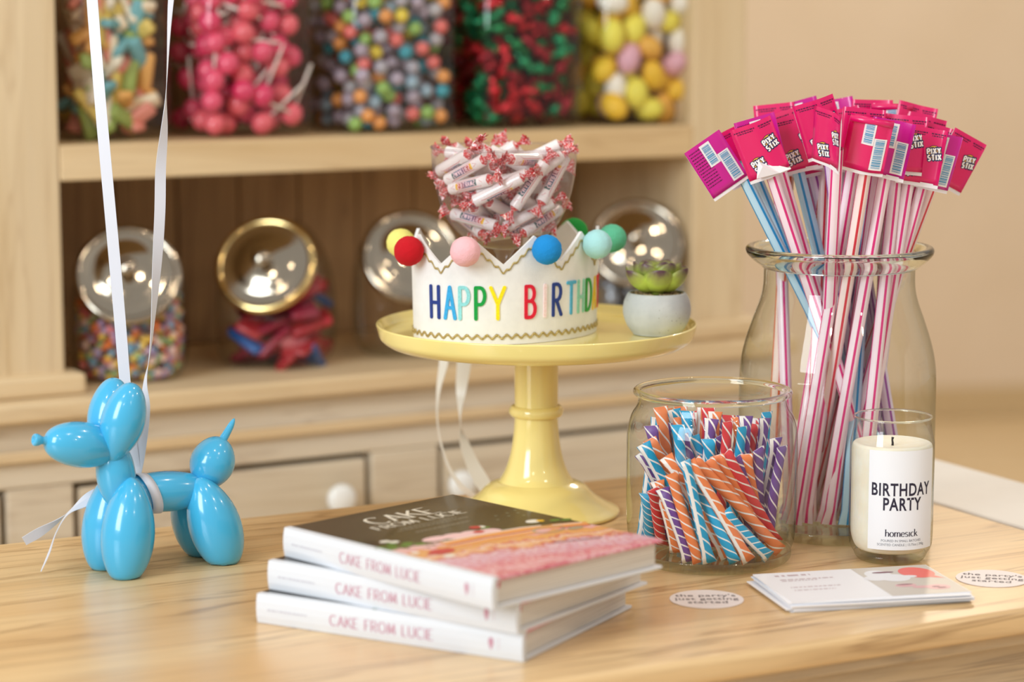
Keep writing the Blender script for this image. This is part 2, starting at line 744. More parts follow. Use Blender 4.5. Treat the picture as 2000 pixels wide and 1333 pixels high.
for nm, b in (('moulding', (U0 + .012, U1 - .012, V0 + .012, V0 + .026, T - .037, T - .0252)),
              ('apron', (U0 + .03, U1 - .03, V0 + .022, V0 + .044, T - .14, T - .0255)),
              ('apron', (U0 + .03, U1 - .03, V1 - .044, V1 - .022, T - .14, T - .0255)),
              ('apron', (U0 + .022, U0 + .044, V0 + .03, V1 - .03, T - .14, T - .0255)),
              ('apron', (U1 - .044, U1 - .022, V0 + .03, V1 - .03, T - .14, T - .0255))):
    add(nm, box(nm, *b, bev=.002), table, mat=M_rustic)
for lx in (U0 + .06, U1 - .06):
    for ly in (V0 + .06, V1 - .06):
        add('leg', lathe('leg', fillet([(0, 0.0), (.022, 0.0), (.03, .1), (.024, .35), (.038, .6), (.03, .66), (.04, .7), (.04, T - .026), (0, T - .026)], .02), 20),
            table, (lx, ly, 0.0005), mat=M_rustic)

# half wall beside the table with a white cap
hw = add('wall_right', box('wall_right', 1.672, 1.80, 0.6, 2.60, 0, T - 0.03), rot=(0, 0, TA), mat=M_wall)
structure(hw)
cap = add('trim_cap', box('trim_cap', 1.657, 1.815, 0.58, 2.62, T - 0.0298, T - 0.002, .004), rot=(0, 0, TA), mat=M_white)
structure(cap)

# ================================================================== hutch
HO = Vector((-.58, 3.1, 0))
HZ = T + 0.045          # counter height
HS = T + 0.366          # shelf height


def hp(x, y, z=0.0):
    return Vector((HO.x + x * hc - y * hs, HO.y + x * hs + y * hc, z))


def hx(px, y, z):
    """distance along the hutch of a picture column"""
    lo, hi = -1.0, 2.5
    for _ in range(50):
        m = (lo + hi) / 2
        p = hp(m, y, z)
        dz = z - T - EYE
        D = p.y * math.cos(PITCH) - dz * math.sin(PITCH)
        if 1000 + FPX * p.x / D < px:
            lo = m
        else:
            hi = m
    return lo


M_hutchv = wood('limed_pine_upright', (222, 200, 162), (204, 178, 136), (168, 132, 86), axis=2, scale=0.8, rough=0.6, wash=(228, 212, 184), bump=0.15, contrast=0.6)
M_hutchh = wood('limed_pine_level', (224, 198, 154), (206, 174, 126), (166, 128, 82), axis=0, scale=0.8, rough=0.55, wash=(230, 210, 176), bump=0.15, contrast=0.6)
M_door = wood('limed_pine_door', (218, 204, 180), (200, 182, 152), (156, 128, 94), axis=0, scale=0.7, rough=0.65, wash=(228, 221, 208), bump=0.2, contrast=0.8)
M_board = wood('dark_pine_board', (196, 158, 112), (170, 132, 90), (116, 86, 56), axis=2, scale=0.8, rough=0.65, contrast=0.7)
M_inner = flat('dark_cabinet_inside', (58, 42, 30), 0.8)
M_knob = flat('white_china_knob', (240, 242, 240), 0.15, coat=0.5)

hutch = thing('hutch', 'limed pine hutch with open shelves of candy jars above cupboards', 'cabinet', HO, HA)
hx0, hx1 = 0.0, 0.981
part = lambda nm, b, m, bev=.003: add(nm, box(nm, *b, bev=bev), hutch, mat=m)
part('stile', (-.15, 0, -.0, .025, HZ + .0005, 2.15), M_hutchv)
part('stile', (hx1, 1.074, -.0, .025, HZ + .0005, 2.15), M_hutchv)
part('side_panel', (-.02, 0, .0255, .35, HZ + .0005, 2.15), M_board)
part('side_panel', (hx1, 1.074, .0255, .35, HZ + .0005, 2.15), M_hutchv)
part('plinth', (-.17, .022, -.022, .03, HZ + .0003, HZ + .028), M_hutchh, .006)
part('plinth', (hx1 - .022, 1.094, -.022, .03, HZ + .0003, HZ + .028), M_hutchh, .006)
part('shelf', (.0005, hx1 - .0005, .0, .329, HS - .046, HS), M_hutchh)
part('shelf', (.0005, hx1 - .0005, .0, .329, HS + .36, HS + .4), M_hutchh)
part('cornice', (-.19, 1.114, -.05, .35, 2.151, 2.21), M_hutchh, .01)
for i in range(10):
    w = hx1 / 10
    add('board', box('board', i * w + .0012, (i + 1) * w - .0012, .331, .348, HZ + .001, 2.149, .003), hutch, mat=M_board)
part('counter', (-.22, 1.14, -.055, .36, HZ - .026, HZ), M_hutchh, .005)
# base cupboard
fz0 = 0.10
part('carcass', (-.18, 1.10, .012, .35, fz0, HZ - .0265), M_inner)
part('frieze', (-.20, 1.12, -.03, .011, T - .069, HZ - .0265), M_door)
part('moulding', (-.205, 1.125, -.042, -.0305, T - .034, T - .020), M_hutchh)
part('bottom_rail', (-.20, 1.12, -.03, .011, fz0, .17), M_door)
part('toe_board', (-.19, 1.11, .0, .3, 0.0005, fz0 - .0005), M_inner)
dz = T - .1
e = [hx(15, -.03, dz), hx(145, -.03, dz), hx(727, -.03, dz), hx(857, -.03, dz)]
e2 = e[3] + (e[2] - e[1])
for a, b in ((e[0], e[1]), (e[2], e[3]), (e2, 1.12)):
    part('stile', (a, b, -.03, .011, .1705, T - .0695), M_door)
for a, b, side in ((-.20, e[0], 0), (e[1], e[2], 1), (e[3], e2, -1)):
    g = .008
    d = add('door', box('door', a + g, b - g, -.026, -.004, .178, T - .0695 - g, .003), hutch, mat=M_door)
    if b - a > .15:
        add('panel', box('panel', a + .06, b - .06, -.032, -.0261, .25, T - .15, .006), d, mat=M_door)
    if side:
        kx = hx(672 if side > 0 else 908, -.06, T - .125)
        add('knob', lathe('knob', fillet([(0, 0), (.009, 0), (.007, .012), (.021, .02), (.021, .034), (0, .04)], .008), 24), d,
            (kx, -.0262, T - .125), (PI / 2, 0, 0), M_knob)

# ================================================================== candy jars on the upper shelf
M_jar = clear('jar_glass_thin', (0.95, 0.96, 0.95), (0.62, 0.64, 0.60), ior=1.45)
M_jarbase = solid_glass('jar_glass_thick')


def sqr(n):
    def f(a):
        return 1 / (abs(math.cos(a)) ** n + abs(math.sin(a)) ** n) ** (1 / n)
    return f


def shelf_jar(px0, px1, label, ydepth=.105):
    z = HS
    a, b = hx(px0, ydepth, z + .1), hx(px1, ydepth, z + .1)
    cx, r = (a + b) / 2, (b - a) / 2 * 0.955
    t = thing('candy_jar', label, 'jar', hp(cx, ydepth, z + .0006), HA)
    body = fillet([(0, .0), (r * .93, .0), (r, .012), (r, .185), (r * .78, .225), (r * .76, .24)], .012)
    add('body', lathe('body', body, 48, squash=sqr(5)), t, mat=M_jar)
    add('rim', lathe('rim', [(r * .76 + .005 * math.cos(q * PI / 4), .244 + .005 * math.sin(q * PI / 4)) for q in range(8)], 48, closed=True), t, mat=M_jarbase)
    add('lid', lathe('lid', fillet([(0, .251), (r * .82, .251), (r * .82, .266), (r * .2, .275), (.012, .29), (.02, .31), (0, .318)], .006), 40), t, mat=flat('brushed_steel_lid', (200, 198, 192), 0.25, metal=1.0))
    return t, cx, r, ydepth, z


def packed(n, r, dmin, z0, z1, rng, tries=7000):
    """points in a square jar of half width r, at least dmin apart"""
    pts = []
    for _ in range(tries):
        p = Vector((rng.uniform(-r, r), rng.uniform(-r, r), rng.uniform(z0, z1)))
        if all((p - q).length > dmin for q in pts):
            pts.append(p)
            if len(pts) >= n:
                break
    return pts


def where(p, z1):
    return (', low' if p.z < z1 * .34 else ', high' if p.z > z1 * .67 else ', halfway up') + (' at the front' if p.y < 0 else ' at the back')


def scatter(name, proto_meshes, jar, n, rad_, dmin, z1, label_of, cat, group, seed, tilt=True, sq=0.9):
    """proto_meshes: list of lists of (partname, mesh); the first part is the thing when alone"""
    t, cx, r, yd, z = jar
    rng = random.Random(seed)
    inner = r * sq - rad_
    pts = packed(n, inner, dmin, rad_ + .003, z1, rng)
    for p in pts:
        k = rng.randrange(len(proto_meshes))
        parts = proto_meshes[k]
        w = hp(cx, yd, z) + Matrix.Rotation(HA, 3, 'Z') @ p
        rot = (rng.uniform(0, PI), rng.uniform(0, PI), rng.uniform(0, 2 * PI)) if tilt else (0, 0, rng.uniform(0, 6.28))
        if len(parts) == 1:
            o = add(name, parts[0][1], None, w, rot)
        else:
            o = bpy.data.objects.new(name, None)
            COL.objects.link(o)
            o.location = w
            o.rotation_euler = rot
            for nm, me in parts:
                add(nm, me, o)
        tag(o, label_of(k) + where(p, z1), cat, group)


def ball(name, r, mat, sx=1, sy=1, sz=1, sub=2):
    bm = bmesh.new()
    bmesh.ops.create_icosphere(bm, subdivisions=sub, radius=r)
    for v in bm.verts:
        v.co = Vector((v.co.x * sx, v.co.y * sy, v.co.z * sz))
    return from_bm(name, bm, [mat], True)


def wrapped(name, r, mat):
    """foil candy: ball with two twisted wings"""
    prof = [(0, -1.9 * r), (.75 * r, -1.85 * r), (.2 * r, -1.05 * r), (.8 * r, -.6 * r), (r, 0), (.8 * r, .6 * r), (.2 * r, 1.05 * r), (.75 * r, 1.85 * r), (0, 1.9 * r)]
    return lathe(name, prof, 10, mats=[mat])


def candy(nm, rgb, rough=.35, **kw):
    return flat(nm, rgb, rough, **kw)


# strips and gummies
j1 = shelf_jar(107, 312, 'square glass jar of mixed green and orange sour strips, leftmost on upper shelf')
cols = [('green', (160, 180, 96)), ('orange', (232, 172, 96)), ('cream', (244, 232, 212)), ('teal', (120, 180, 190)), ('yellow', (232, 204, 110)), ('coral', (232, 146, 130)), ('pale cream', (244, 224, 196))]
protos = []
for nm, c in cols:
    m = box('strip', -.027, .027, -.0105, .0105, -.006, .006, .005, smooth=True)
    m.materials.append(candy('gummy_' + nm, c, .4, sss=.0))
    protos.append([('sour_strip', m)])
scatter('sour_strip', protos, j1, 175, .0215, .0155, .200, lambda k: cols[k][0] + ' sour strip in the leftmost upper jar', 'candy', 'sour strips in the upper jar', 3)

# pink lollipops
j2 = shelf_jar(342, 582, 'square glass jar of pink lollipops on upper shelf beside the sour strips')
pinks = [('pink', (238, 84, 120)), ('hot pink', (232, 60, 108)), ('coral pink', (240, 104, 118))]
protos = []
M_paper = flat('white_paper_stick', (238, 226, 220), .6)
stick = tube('stick', [(0, 0, .014), (0, 0, .075)], .0023, 8, mats=[M_paper])
for nm, c in pinks:
    protos.append([('lollipop_head', ball('lollipop_head', .0155, candy('lolly_' + nm.replace(' ', '_'), c, .25, coat=.4), 1, 1, 1.1)), ('stick', stick)])
_t, _cx, _r, _yd, _z = j2
_rg = random.Random(5)
_lim = _r * .9
for _p in packed(105, _lim - .014, .0265, .018, .195, _rg):
    for _k in range(30):
        _d = Vector((_rg.uniform(-1, 1), _rg.uniform(-1, 1), _rg.uniform(-.5, 1))).normalized()
        _e = _p + _d * .077
        if abs(_e.x) < _lim and abs(_e.y) < _lim and .004 < _e.z < .24:
            break
    k_ = _rg.randrange(3)
    lo_ = bpy.data.objects.new('lollipop', None)
    COL.objects.link(lo_)
    lo_.location = hp(_cx, _yd, _z) + Matrix.Rotation(HA, 3, 'Z') @ _p
    lo_.rotation_euler = (Matrix.Rotation(HA, 3, 'Z') @ _d).to_track_quat('Z', 'Y').to_euler()
    for nm, me in protos[k_]:
        add(nm, me, lo_)
    tag(lo_, pinks[k_][0] + ' ball lollipop in the lollipop jar' + where(_p, .195), 'lollipop', 'lollipops in the upper jar')

# gumballs
j3 = shelf_jar(622, 858, 'square glass jar of rainbow gumballs on upper shelf between pink lollipops and foil candy')
gum = [('yellow', (240, 214, 70)), ('orange', (240, 160, 84)), ('coral', (236, 116, 110)), ('teal', (56, 160, 180)), ('lilac', (186, 170, 190)), ('green', (150, 190, 96)), ('grey lilac', (180, 174, 186)), ('pale blue', (160, 186, 206)), ('mauve', (172, 156, 172)), ('misty grey', (190, 184, 190))]
protos = [[('gumball', ball('gumball', .0105, candy('gum_' + n.replace(' ', '_'), c, .22, coat=.5)))] for n, c in gum]
scatter('gumball', protos, j3, 290, .0105, .0203, .20, lambda k: 'small ' + gum[k][0] + ' gumball in the square gumball jar', 'gumball', 'gumballs in the upper jar', 7)

# red and green foil candy
j4 = shelf_jar(880, 1100, 'square glass jar of red and green foil candies on upper shelf')
foil = [('red', (196, 30, 40)), ('green', (22, 120, 66)), ('dark red', (150, 20, 34)), ('emerald', (40, 150, 100))]
protos = [[('foil_candy', wrapped('foil_candy', .0105, flat('foil_' + n.replace(' ', '_'), c, .22, metal=.55)))] for n, c in foil]
scatter('foil_candy', protos, j4, 260, .013, .0195, .20, lambda k: foil[k][0] + ' foil wrapped candy in the red and green jar', 'candy', 'foil candies in the upper jar', 9)

# yellow and white soft candy
j5 = shelf_jar(1110, 1322, 'square glass jar of yellow and white soft candies, rightmost on upper shelf')
soft = [('yellow', (244, 204, 56)), ('lemon', (240, 228, 90)), ('white', (244, 238, 228)), ('pink', (230, 176, 196)), ('amber', (236, 180, 76)), ('golden', (244, 196, 50))]
protos = [[('soft_candy', ball('soft_candy', .022, candy('soft_' + n, c, .5), 1.15, .85, .8))] for n, c in soft]
scatter('soft_candy', protos, j5, 110, .020, .0305, .205, lambda k: soft[k][0] + ' rounded soft candy in the rightmost upper jar', 'candy', 'soft candies in the upper jar', 13)

# ================================================================== slanted penny-candy jars on the counter
M_chrome = flat('polished_chrome', (176, 166, 150), 0.10, metal=1.0)
M_goldrim = flat('polished_brass_rim', (226, 200, 140), 0.12, metal=1.0)


def slant_jar(pxc, lidpx, lidpy, yd, r, label, rim=None, turn=0.0, h=.17):
    cx = hx(pxc, yd, HZ + .06)
    t = thing('penny_candy_jar', label, 'jar', hp(cx, yd, HZ + .0006), HA + turn)
    prof = fillet([(0, 0), (r * .86, 0), (r, .025), (r * 1.02, .09), (r * .9, .15), (r * .5, h + .03), (0, h + .03)], .03, 6)
    me = lathe('body', prof, 56, squash=sqr(3.2))
    bm = bmesh.new()
    bm.from_mesh(me)
    nrm = Vector((0, -math.sin(rad(61)), math.cos(rad(61))))
    pt = Vector((0, -r * .56, .140))
    bmesh.ops.bisect_plane(bm, geom=bm.verts[:] + bm.edges[:] + bm.faces[:], plane_co=pt, plane_no=nrm, clear_outer=True)
    me2 = from_bm('body', bm, [M_jar], True)
    add('body', me2, t)
    rl = .066
    lid = lathe('lid', [(rl, -.004), (rl + .002, 0), (rl, .006), (rl - .007, .009), (rl - .012, .006), (rl * .6, .0125), (rl * .3, .0155), (0, .0165)], 64, mats=[M_chrome])
    lo = add('lid', lid, t)
    lo.matrix_local = Matrix.Translation(pt + nrm * .004) @ Matrix.Rotation(rad(61), 4, 'X')
    ring = lathe('lid_ring', [(rl - .001 + .0065 * math.cos(q * PI / 5), .004 + .0065 * math.sin(q * PI / 5)) for q in range(10)], 64, closed=True, mats=[rim or M_chrome])
    add('lid_ring', ring, lo)
    kn = lathe('knob', fillet([(0, .012), (.006, .012), (.006, .022), (.013, .028), (.013, .036), (0, .042)], .005), 24, mats=[M_chrome])
    add('knob', kn, lo)
    return t, cx, r, yd


s1 = slant_jar(254, 270, 530, .085, .078, 'slanted glass jar of tiny multicoloured candies with a chrome lid', turn=rad(-22))
s2 = slant_jar(540, 545, 505, .09, .078, 'slanted glass jar of red and blue packets with a wide gold rimmed lid', M_goldrim, rad(-40))
s3 = slant_jar(795, 790, 490, .095, .078, 'empty slanted glass jar with chrome lid behind the birthday crown', turn=rad(-20))
s4 = slant_jar(1243, 1240, 480, .09, .078, 'slanted glass jar with chrome lid behind the potted succulent', turn=rad(-34))

# tiny nonpareil-like candies: too many to count, one object
t, cx, r, yd = s1
rng = random.Random(21)
bm = bmesh.new()
tiny = [(236, 130, 70), (240, 200, 90), (120, 170, 200), (220, 110, 110), (150, 180, 120), (236, 200, 190), (180, 150, 190)]
mats = [candy('tiny_%s' % n, c, .4) for n, c in zip(('orange', 'yellow', 'blue', 'red', 'green', 'blush', 'lilac'), tiny)]
for i in range(1700):
    a = rng.uniform(0, 2 * PI)
    q = (r - .011) * math.sqrt(rng.uniform(.35, 1)) * sqr(3.2)(a)
    z = .006 + rng.random() * .105
    if z < .02:
        q *= .86
    res = bmesh.ops.create_cube(bm, size=rng.uniform(.006, .0085), matrix=Matrix.Translation((q * math.cos(a), q * math.sin(a), z)) @ Euler((rng.uniform(0, 3), rng.uniform(0, 3), 0)).to_matrix().to_4x4())
    mi = rng.randrange(7)
    fset = set()
    for v in res['verts']:
        fset.update(v.link_faces)
    for f in fset:
        f.material_index = mi
nb = add('tiny_candies', from_bm('tiny_candies', bm, mats), None, hp(cx, yd, HZ + .001), (0, 0, HA - rad(22)))
tag(nb, 'heap of tiny multicoloured candies filling the leftmost slanted jar', 'candy')
nb['kind'] = 'stuff'

# red and blue packets
t, cx, r, yd = s2
packs = [('red', (176, 40, 52)), ('crimson', (150, 30, 60)), ('blue', (40, 96, 170)), ('rose', (190, 90, 100))]
pm = []
for n, c in packs:
    m = box('packet', -.03, .03, -.02, .02, -.006, .006, .0055, smooth=True)
    m.materials.append(flat('packet_' + n, c, .3))
    pm.append(m)
for i, p in enumerate(packed(46, .050, .020, .012, .135, random.Random(4))):
    k = (0, 1, 0, 2, 3, 0, 1, 2)[i % 8]
    w = hp(cx, yd, HZ) + p
    tag(add('candy_packet', pm[k], None, w, (rng.uniform(-1, 1), rng.uniform(-1, 1), rng.uniform(0, 6))),
        packs[k][0] + ' candy packet in the gold rimmed slanted jar' + where(p, .135), 'packet', 'packets in the slanted jar')

# grey tissue-wrapped sweets in the jar behind the succulent
t, cx, r, yd = s4
pm = wrapped('wrapped_sweet', .014, flat('silver_wrap', (176, 180, 188), .25, metal=.6))
for p in packed(24, .045, .027, .016, .09, random.Random(8)):
    tag(add('wrapped_sweet', pm, None, hp(cx, yd, HZ) + p, (rng.uniform(0, 3), rng.uniform(0, 3), 0)),
        'silver wrapped sweet in the jar behind the succulent' + where(p, .09), 'candy', 'silver sweets in the slanted jar')

# pale canister at the back of the lower shelf
cnx = hx(1232, .25, HZ + .2)
cn = thing('canister', 'pale grey canister at the back of the lower shelf', 'canister', hp(cnx, .255, HZ + .0006), HA)
add('body', lathe('body', fillet([(0, 0), (.04, 0), (.042, .01), (.042, .225), (0, .225)], .004), 32), cn, mat=flat('pale_grey_canister', (186, 190, 194), .5))
add('lid', lathe('lid', fillet([(0, .226), (.0435, .226), (.0435, .252), (0, .252)], .004), 32), cn, mat=flat('white_canister_lid', (214, 216, 218), .4))

# ================================================================== balloon dog
M_blue = flat('sky_blue_glaze', (68, 179, 226), 0.2, coat=0.5)
dl = on(218, 1121)
dog = thing('balloon_dog', 'glossy sky blue balloon dog figurine standing on the table', 'figurine', dl, rad(34.8))
LE, LG = .0192, .0205
segs = [('front_leg', (.015, -LG * .9, .097), (.002, -LG - .003, -.006), .0262, 1.15, (.48, .42)), ('front_leg', (.015, LG * .9, .097), (.002, LG + .003, -.006), .0262, 1.15, (.48, .42)),
        ('neck', (.011, 0, .062), (.003, 0, .134), .0192, 1.0, (.4, .45)), ('snout', (.014, 0, .1215), (-.0655, 0, .1385), .0222, 1.12, (.5, .38)),
        ('ear', (-.002, -LE * .5, .110), (.018, -LE * 1.02, .189), .0214, 1.12, (.7, .45)), ('ear', (-.002, LE * .5, .110), (.018, LE * 1.02, .189), .0214, 1.12, (.7, .45)),
        ('belly', (.008, 0, .078), (.110, 0, .071), .0202, 1.0, (.4, .4)),
        ('hind_leg', (.090, -LG * .6, .087), (.116, -LG - .004, -.006), .0262, 1.15, (.48, .42)), ('hind_leg', (.090, LG * .6, .087), (.116, LG + .004, -.006), .0262, 1.15, (.48, .42)),
        ('rump', (.099, 0, .069), (.123, 0, .122), .0225, 1.12, (.65, .48))]
for nm, a, b, R, sk, pw in segs:
    add(nm, blob(nm, a, b, R, power=pw, floor=0.0004, skew=sk), dog, mat=M_blue)
add('tail', tube('tail', crom([(.120, 0, .114), (.126, 0, .122), (.133, 0, .132), (.1375, 0, .1395)], 4), [.0062, .0052, .0046, .0044, .0042, .004, .0038, .0036, .0034, .003, .0025, .0018, .0006][:13], 14), dog, mat=M_blue)
nose = lathe('nose_knot', fillet([(0, -.001), (.006, -.001), (.0035, .006), (.0058, .010), (.0062, .014), (.0045, .0155), (.002, .0135), (0, .013)], .0015), 24)
no = add('nose_knot', nose, dog, (-.0625, 0, .1380), (0, 0, 0), M_blue)
no.rotation_euler = Vector((-.087, 0, .016)).to_track_quat('Z', 'Y').to_euler()

# ------------------------------------------------------------------ satin ribbon tied around the dog


def satin(name, rgb, rough=.32):
    k = NT(name)
    v = k.coord('UV', (1, 60, 1))
    k.set(color=lin(rgb), rough=rough, sheen=.4)
    k.b.inputs['Anisotropic'].default_value = .5
    return k.m


M_satin = satin('white_satin', (214, 218, 230))
rib = thing('satin_ribbon', 'long white satin ribbon tied around the blue balloon dog', 'ribbon', dl)


def rp(px, py, Y, w, a):
    p = at(px, py, Y) - dl
    return (p.x, p.y, p.z, w, a)


add('ribbon_strand', ribbon('ribbon_strand', [rp(150, -420, 2.39, .0115, .1), rp(166, -200, 2.39, .0115, .15), rp(180, 0, 2.39, .0115, .2), rp(196, 200, 2.385, .0115, .15), rp(214, 400, 2.38, .0115, .1),
                                              rp(232, 600, 2.375, .0115, 0), rp(245, 755, 2.37, .011, 0), rp(258, 870, 2.365, .010, 0), rp(270, 935, 2.357, .008, .3)], M_satin), rib)
add('ribbon_strand', ribbon('ribbon_strand', [rp(385, -420, 2.40, .0115, .4), rp(352, -150, 2.40, .010, .6), rp(334, 0, 2.395, .0085, .75), rp(326, 150, 2.39, .0035, 1.3), rp(321, 250, 2.39, .009, 2.2), rp(314, 330, 2.39, .011, 2.6),
                                              rp(312, 420, 2.385, .011, 2.7), rp(305, 540, 2.38, .0105, 2.3), rp(294, 680, 2.375, .004, 1.8), rp(284, 745, 2.375, .006, .9), rp(283, 800, 2.37, .011, .2), rp(275, 880, 2.365, .010, .1), rp(270, 925, 2.357, .007, .3)], M_satin), rib)
# wrap around the belly
R34 = Matrix.Rotation(rad(34.8), 3, 'Z')
vs, fs = [], []
n = 40
for i in range(n):
    a = 2 * PI * i / n
    for k, (b, r) in enumerate(((.0345, .0200), (.0345, .0207), (.0455, .0207), (.0455, .0200))):
        sl = .006 * math.sin(a)
        p = R34 @ Vector((b - sl, math.cos(a) * r * 1.0, .0765 - .066 * (b - .014) + math.sin(a) * r))
        vs.append(p)
for i in range(n):
    j = (i + 1) % n
    for k in range(4):
        l = (k + 1) % 4
        fs.append((4 * i + k, 4 * i + l, 4 * j + l, 4 * j + k))
add('ribbon_loop', mesh('ribbon_loop', vs, fs, mats=[M_satin]), rib)
add('ribbon_tail', ribbon('ribbon_tail', [rp(258, 935, 2.345, .008, .6), rp(210, 955, 2.335, .010, .6), rp(170, 972, 2.325, .0095, .8), rp(135, 1000, 2.32, .0045, 1.4), rp(110, 1020, 2.315, .007, 2.2), rp(78, 1040, 2.31, .011, 2.6), rp(47, 1058, 2.305, .010, 2.7)], M_satin), rib)
add('ribbon_tail', ribbon('ribbon_tail', [rp(255, 945, 2.34, .008, .5), rp(205, 966, 2.328, .010, .7), rp(165, 985, 2.318, .008, .8), rp(132, 1005, 2.31, .0035, 1.2), rp(110, 1040, 2.305, .0035, 1.3), rp(96, 1080, 2.30, .0045, 1.1), rp(80, 1117, 2.296, .0025, 1.2)], M_satin), rib)

# ================================================================== books
BL, BW, BT = .272, .208, .0265
k = NT('book_cover_print')
uvn = k.n('TexCoord')
sep = k.n('SeparateXYZ')
k.l(uvn.outputs['UV'], sep.inputs[0])
u, v = sep.outputs[0], sep.outputs[1]     # u from head to tail, v from spine to fore edge
vec = k.coord('UV', (1, 1, 1))
n1 = k.noise(vec, 7, 4, .6)
n2 = k.noise(vec, 34, 3, .6)
uu = k.math('ADD', u, k.math('MULTIPLY', k.math('SUBTRACT', n1, .5), .22))
uu = k.math('ADD', uu, k.math('MULTIPLY', k.math('SUBTRACT', n2, .5), .09))
uu = k.math('SUBTRACT', uu, k.math('MULTIPLY', v, .15))
uu = k.math('ADD', uu, k.math('MULTIPLY', k.math('POWER', k.math('ABSOLUTE', k.math('SUBTRACT', v, .45)), 2.0), -.12))
c0 = k.ramp(uu, [(0.0, (44, 38, 30)), (.43, (42, 38, 28)), (.462, (78, 92, 46)), (.476, (52, 50, 34)), (.49, (240, 196, 196)), (.53, (236, 170, 172)), (.548, (232, 160, 96)), (.60, (236, 176, 110)),
                 (.612, (206, 70, 74)), (.624, (240, 206, 190)), (.66, (234, 168, 104)), (.68, (206, 80, 90)), (.70, (226, 186, 204)), (.78, (222, 172, 196)), (.84, (220, 120, 142)), (.90, (232, 178, 192)), (.95, (206, 84, 112)), (1.0, (226, 150, 170))])
n3 = k.noise(vec, 46, 3, .6)
spk = k.math('MULTIPLY', k.math('GREATER_THAN', uu, .70), k.math('MINIMUM', k.math('MAXIMUM', k.math('MULTIPLY', k.math('SUBTRACT', n3, .52), 9.0), 0.0), .8))
c1 = k.mix(spk, c0, lin((208, 66, 96)))
n4 = k.noise(vec, 58, 2, .5)
spw = k.math('MULTIPLY', k.math('GREATER_THAN', uu, .66), k.math('MINIMUM', k.math('MAXIMUM', k.math('MULTIPLY', k.math('SUBTRACT', n4, .55), 8.0), 0.0), .7))
c1 = k.mix(spw, c1, lin((242, 222, 222)))
k.set(color=c1, rough=.3, coat=.35)
M_cover = k.m
M_spine = flat('white_book_board', (222, 226, 232), .4)
kk = NT('book_pages')
vp = kk.coord('Object', (4, 4, 900))
kk.set(color=kk.ramp(kk.noise(vp, 1.0, 2), [(.3, (196, 188, 178)), (.7, (232, 226, 216))]), rough=.8)
M_pages = kk.m
M_spinetx = flat('rose_spine_ink', (198, 146, 164), .5)
M_covertx = flat('cream_cover_ink', (226, 218, 200), .5)
M_subtx = flat('dim_cover_ink', (150, 142, 122), .5)
M_red = flat('red_headband', (190, 20, 50), .6)


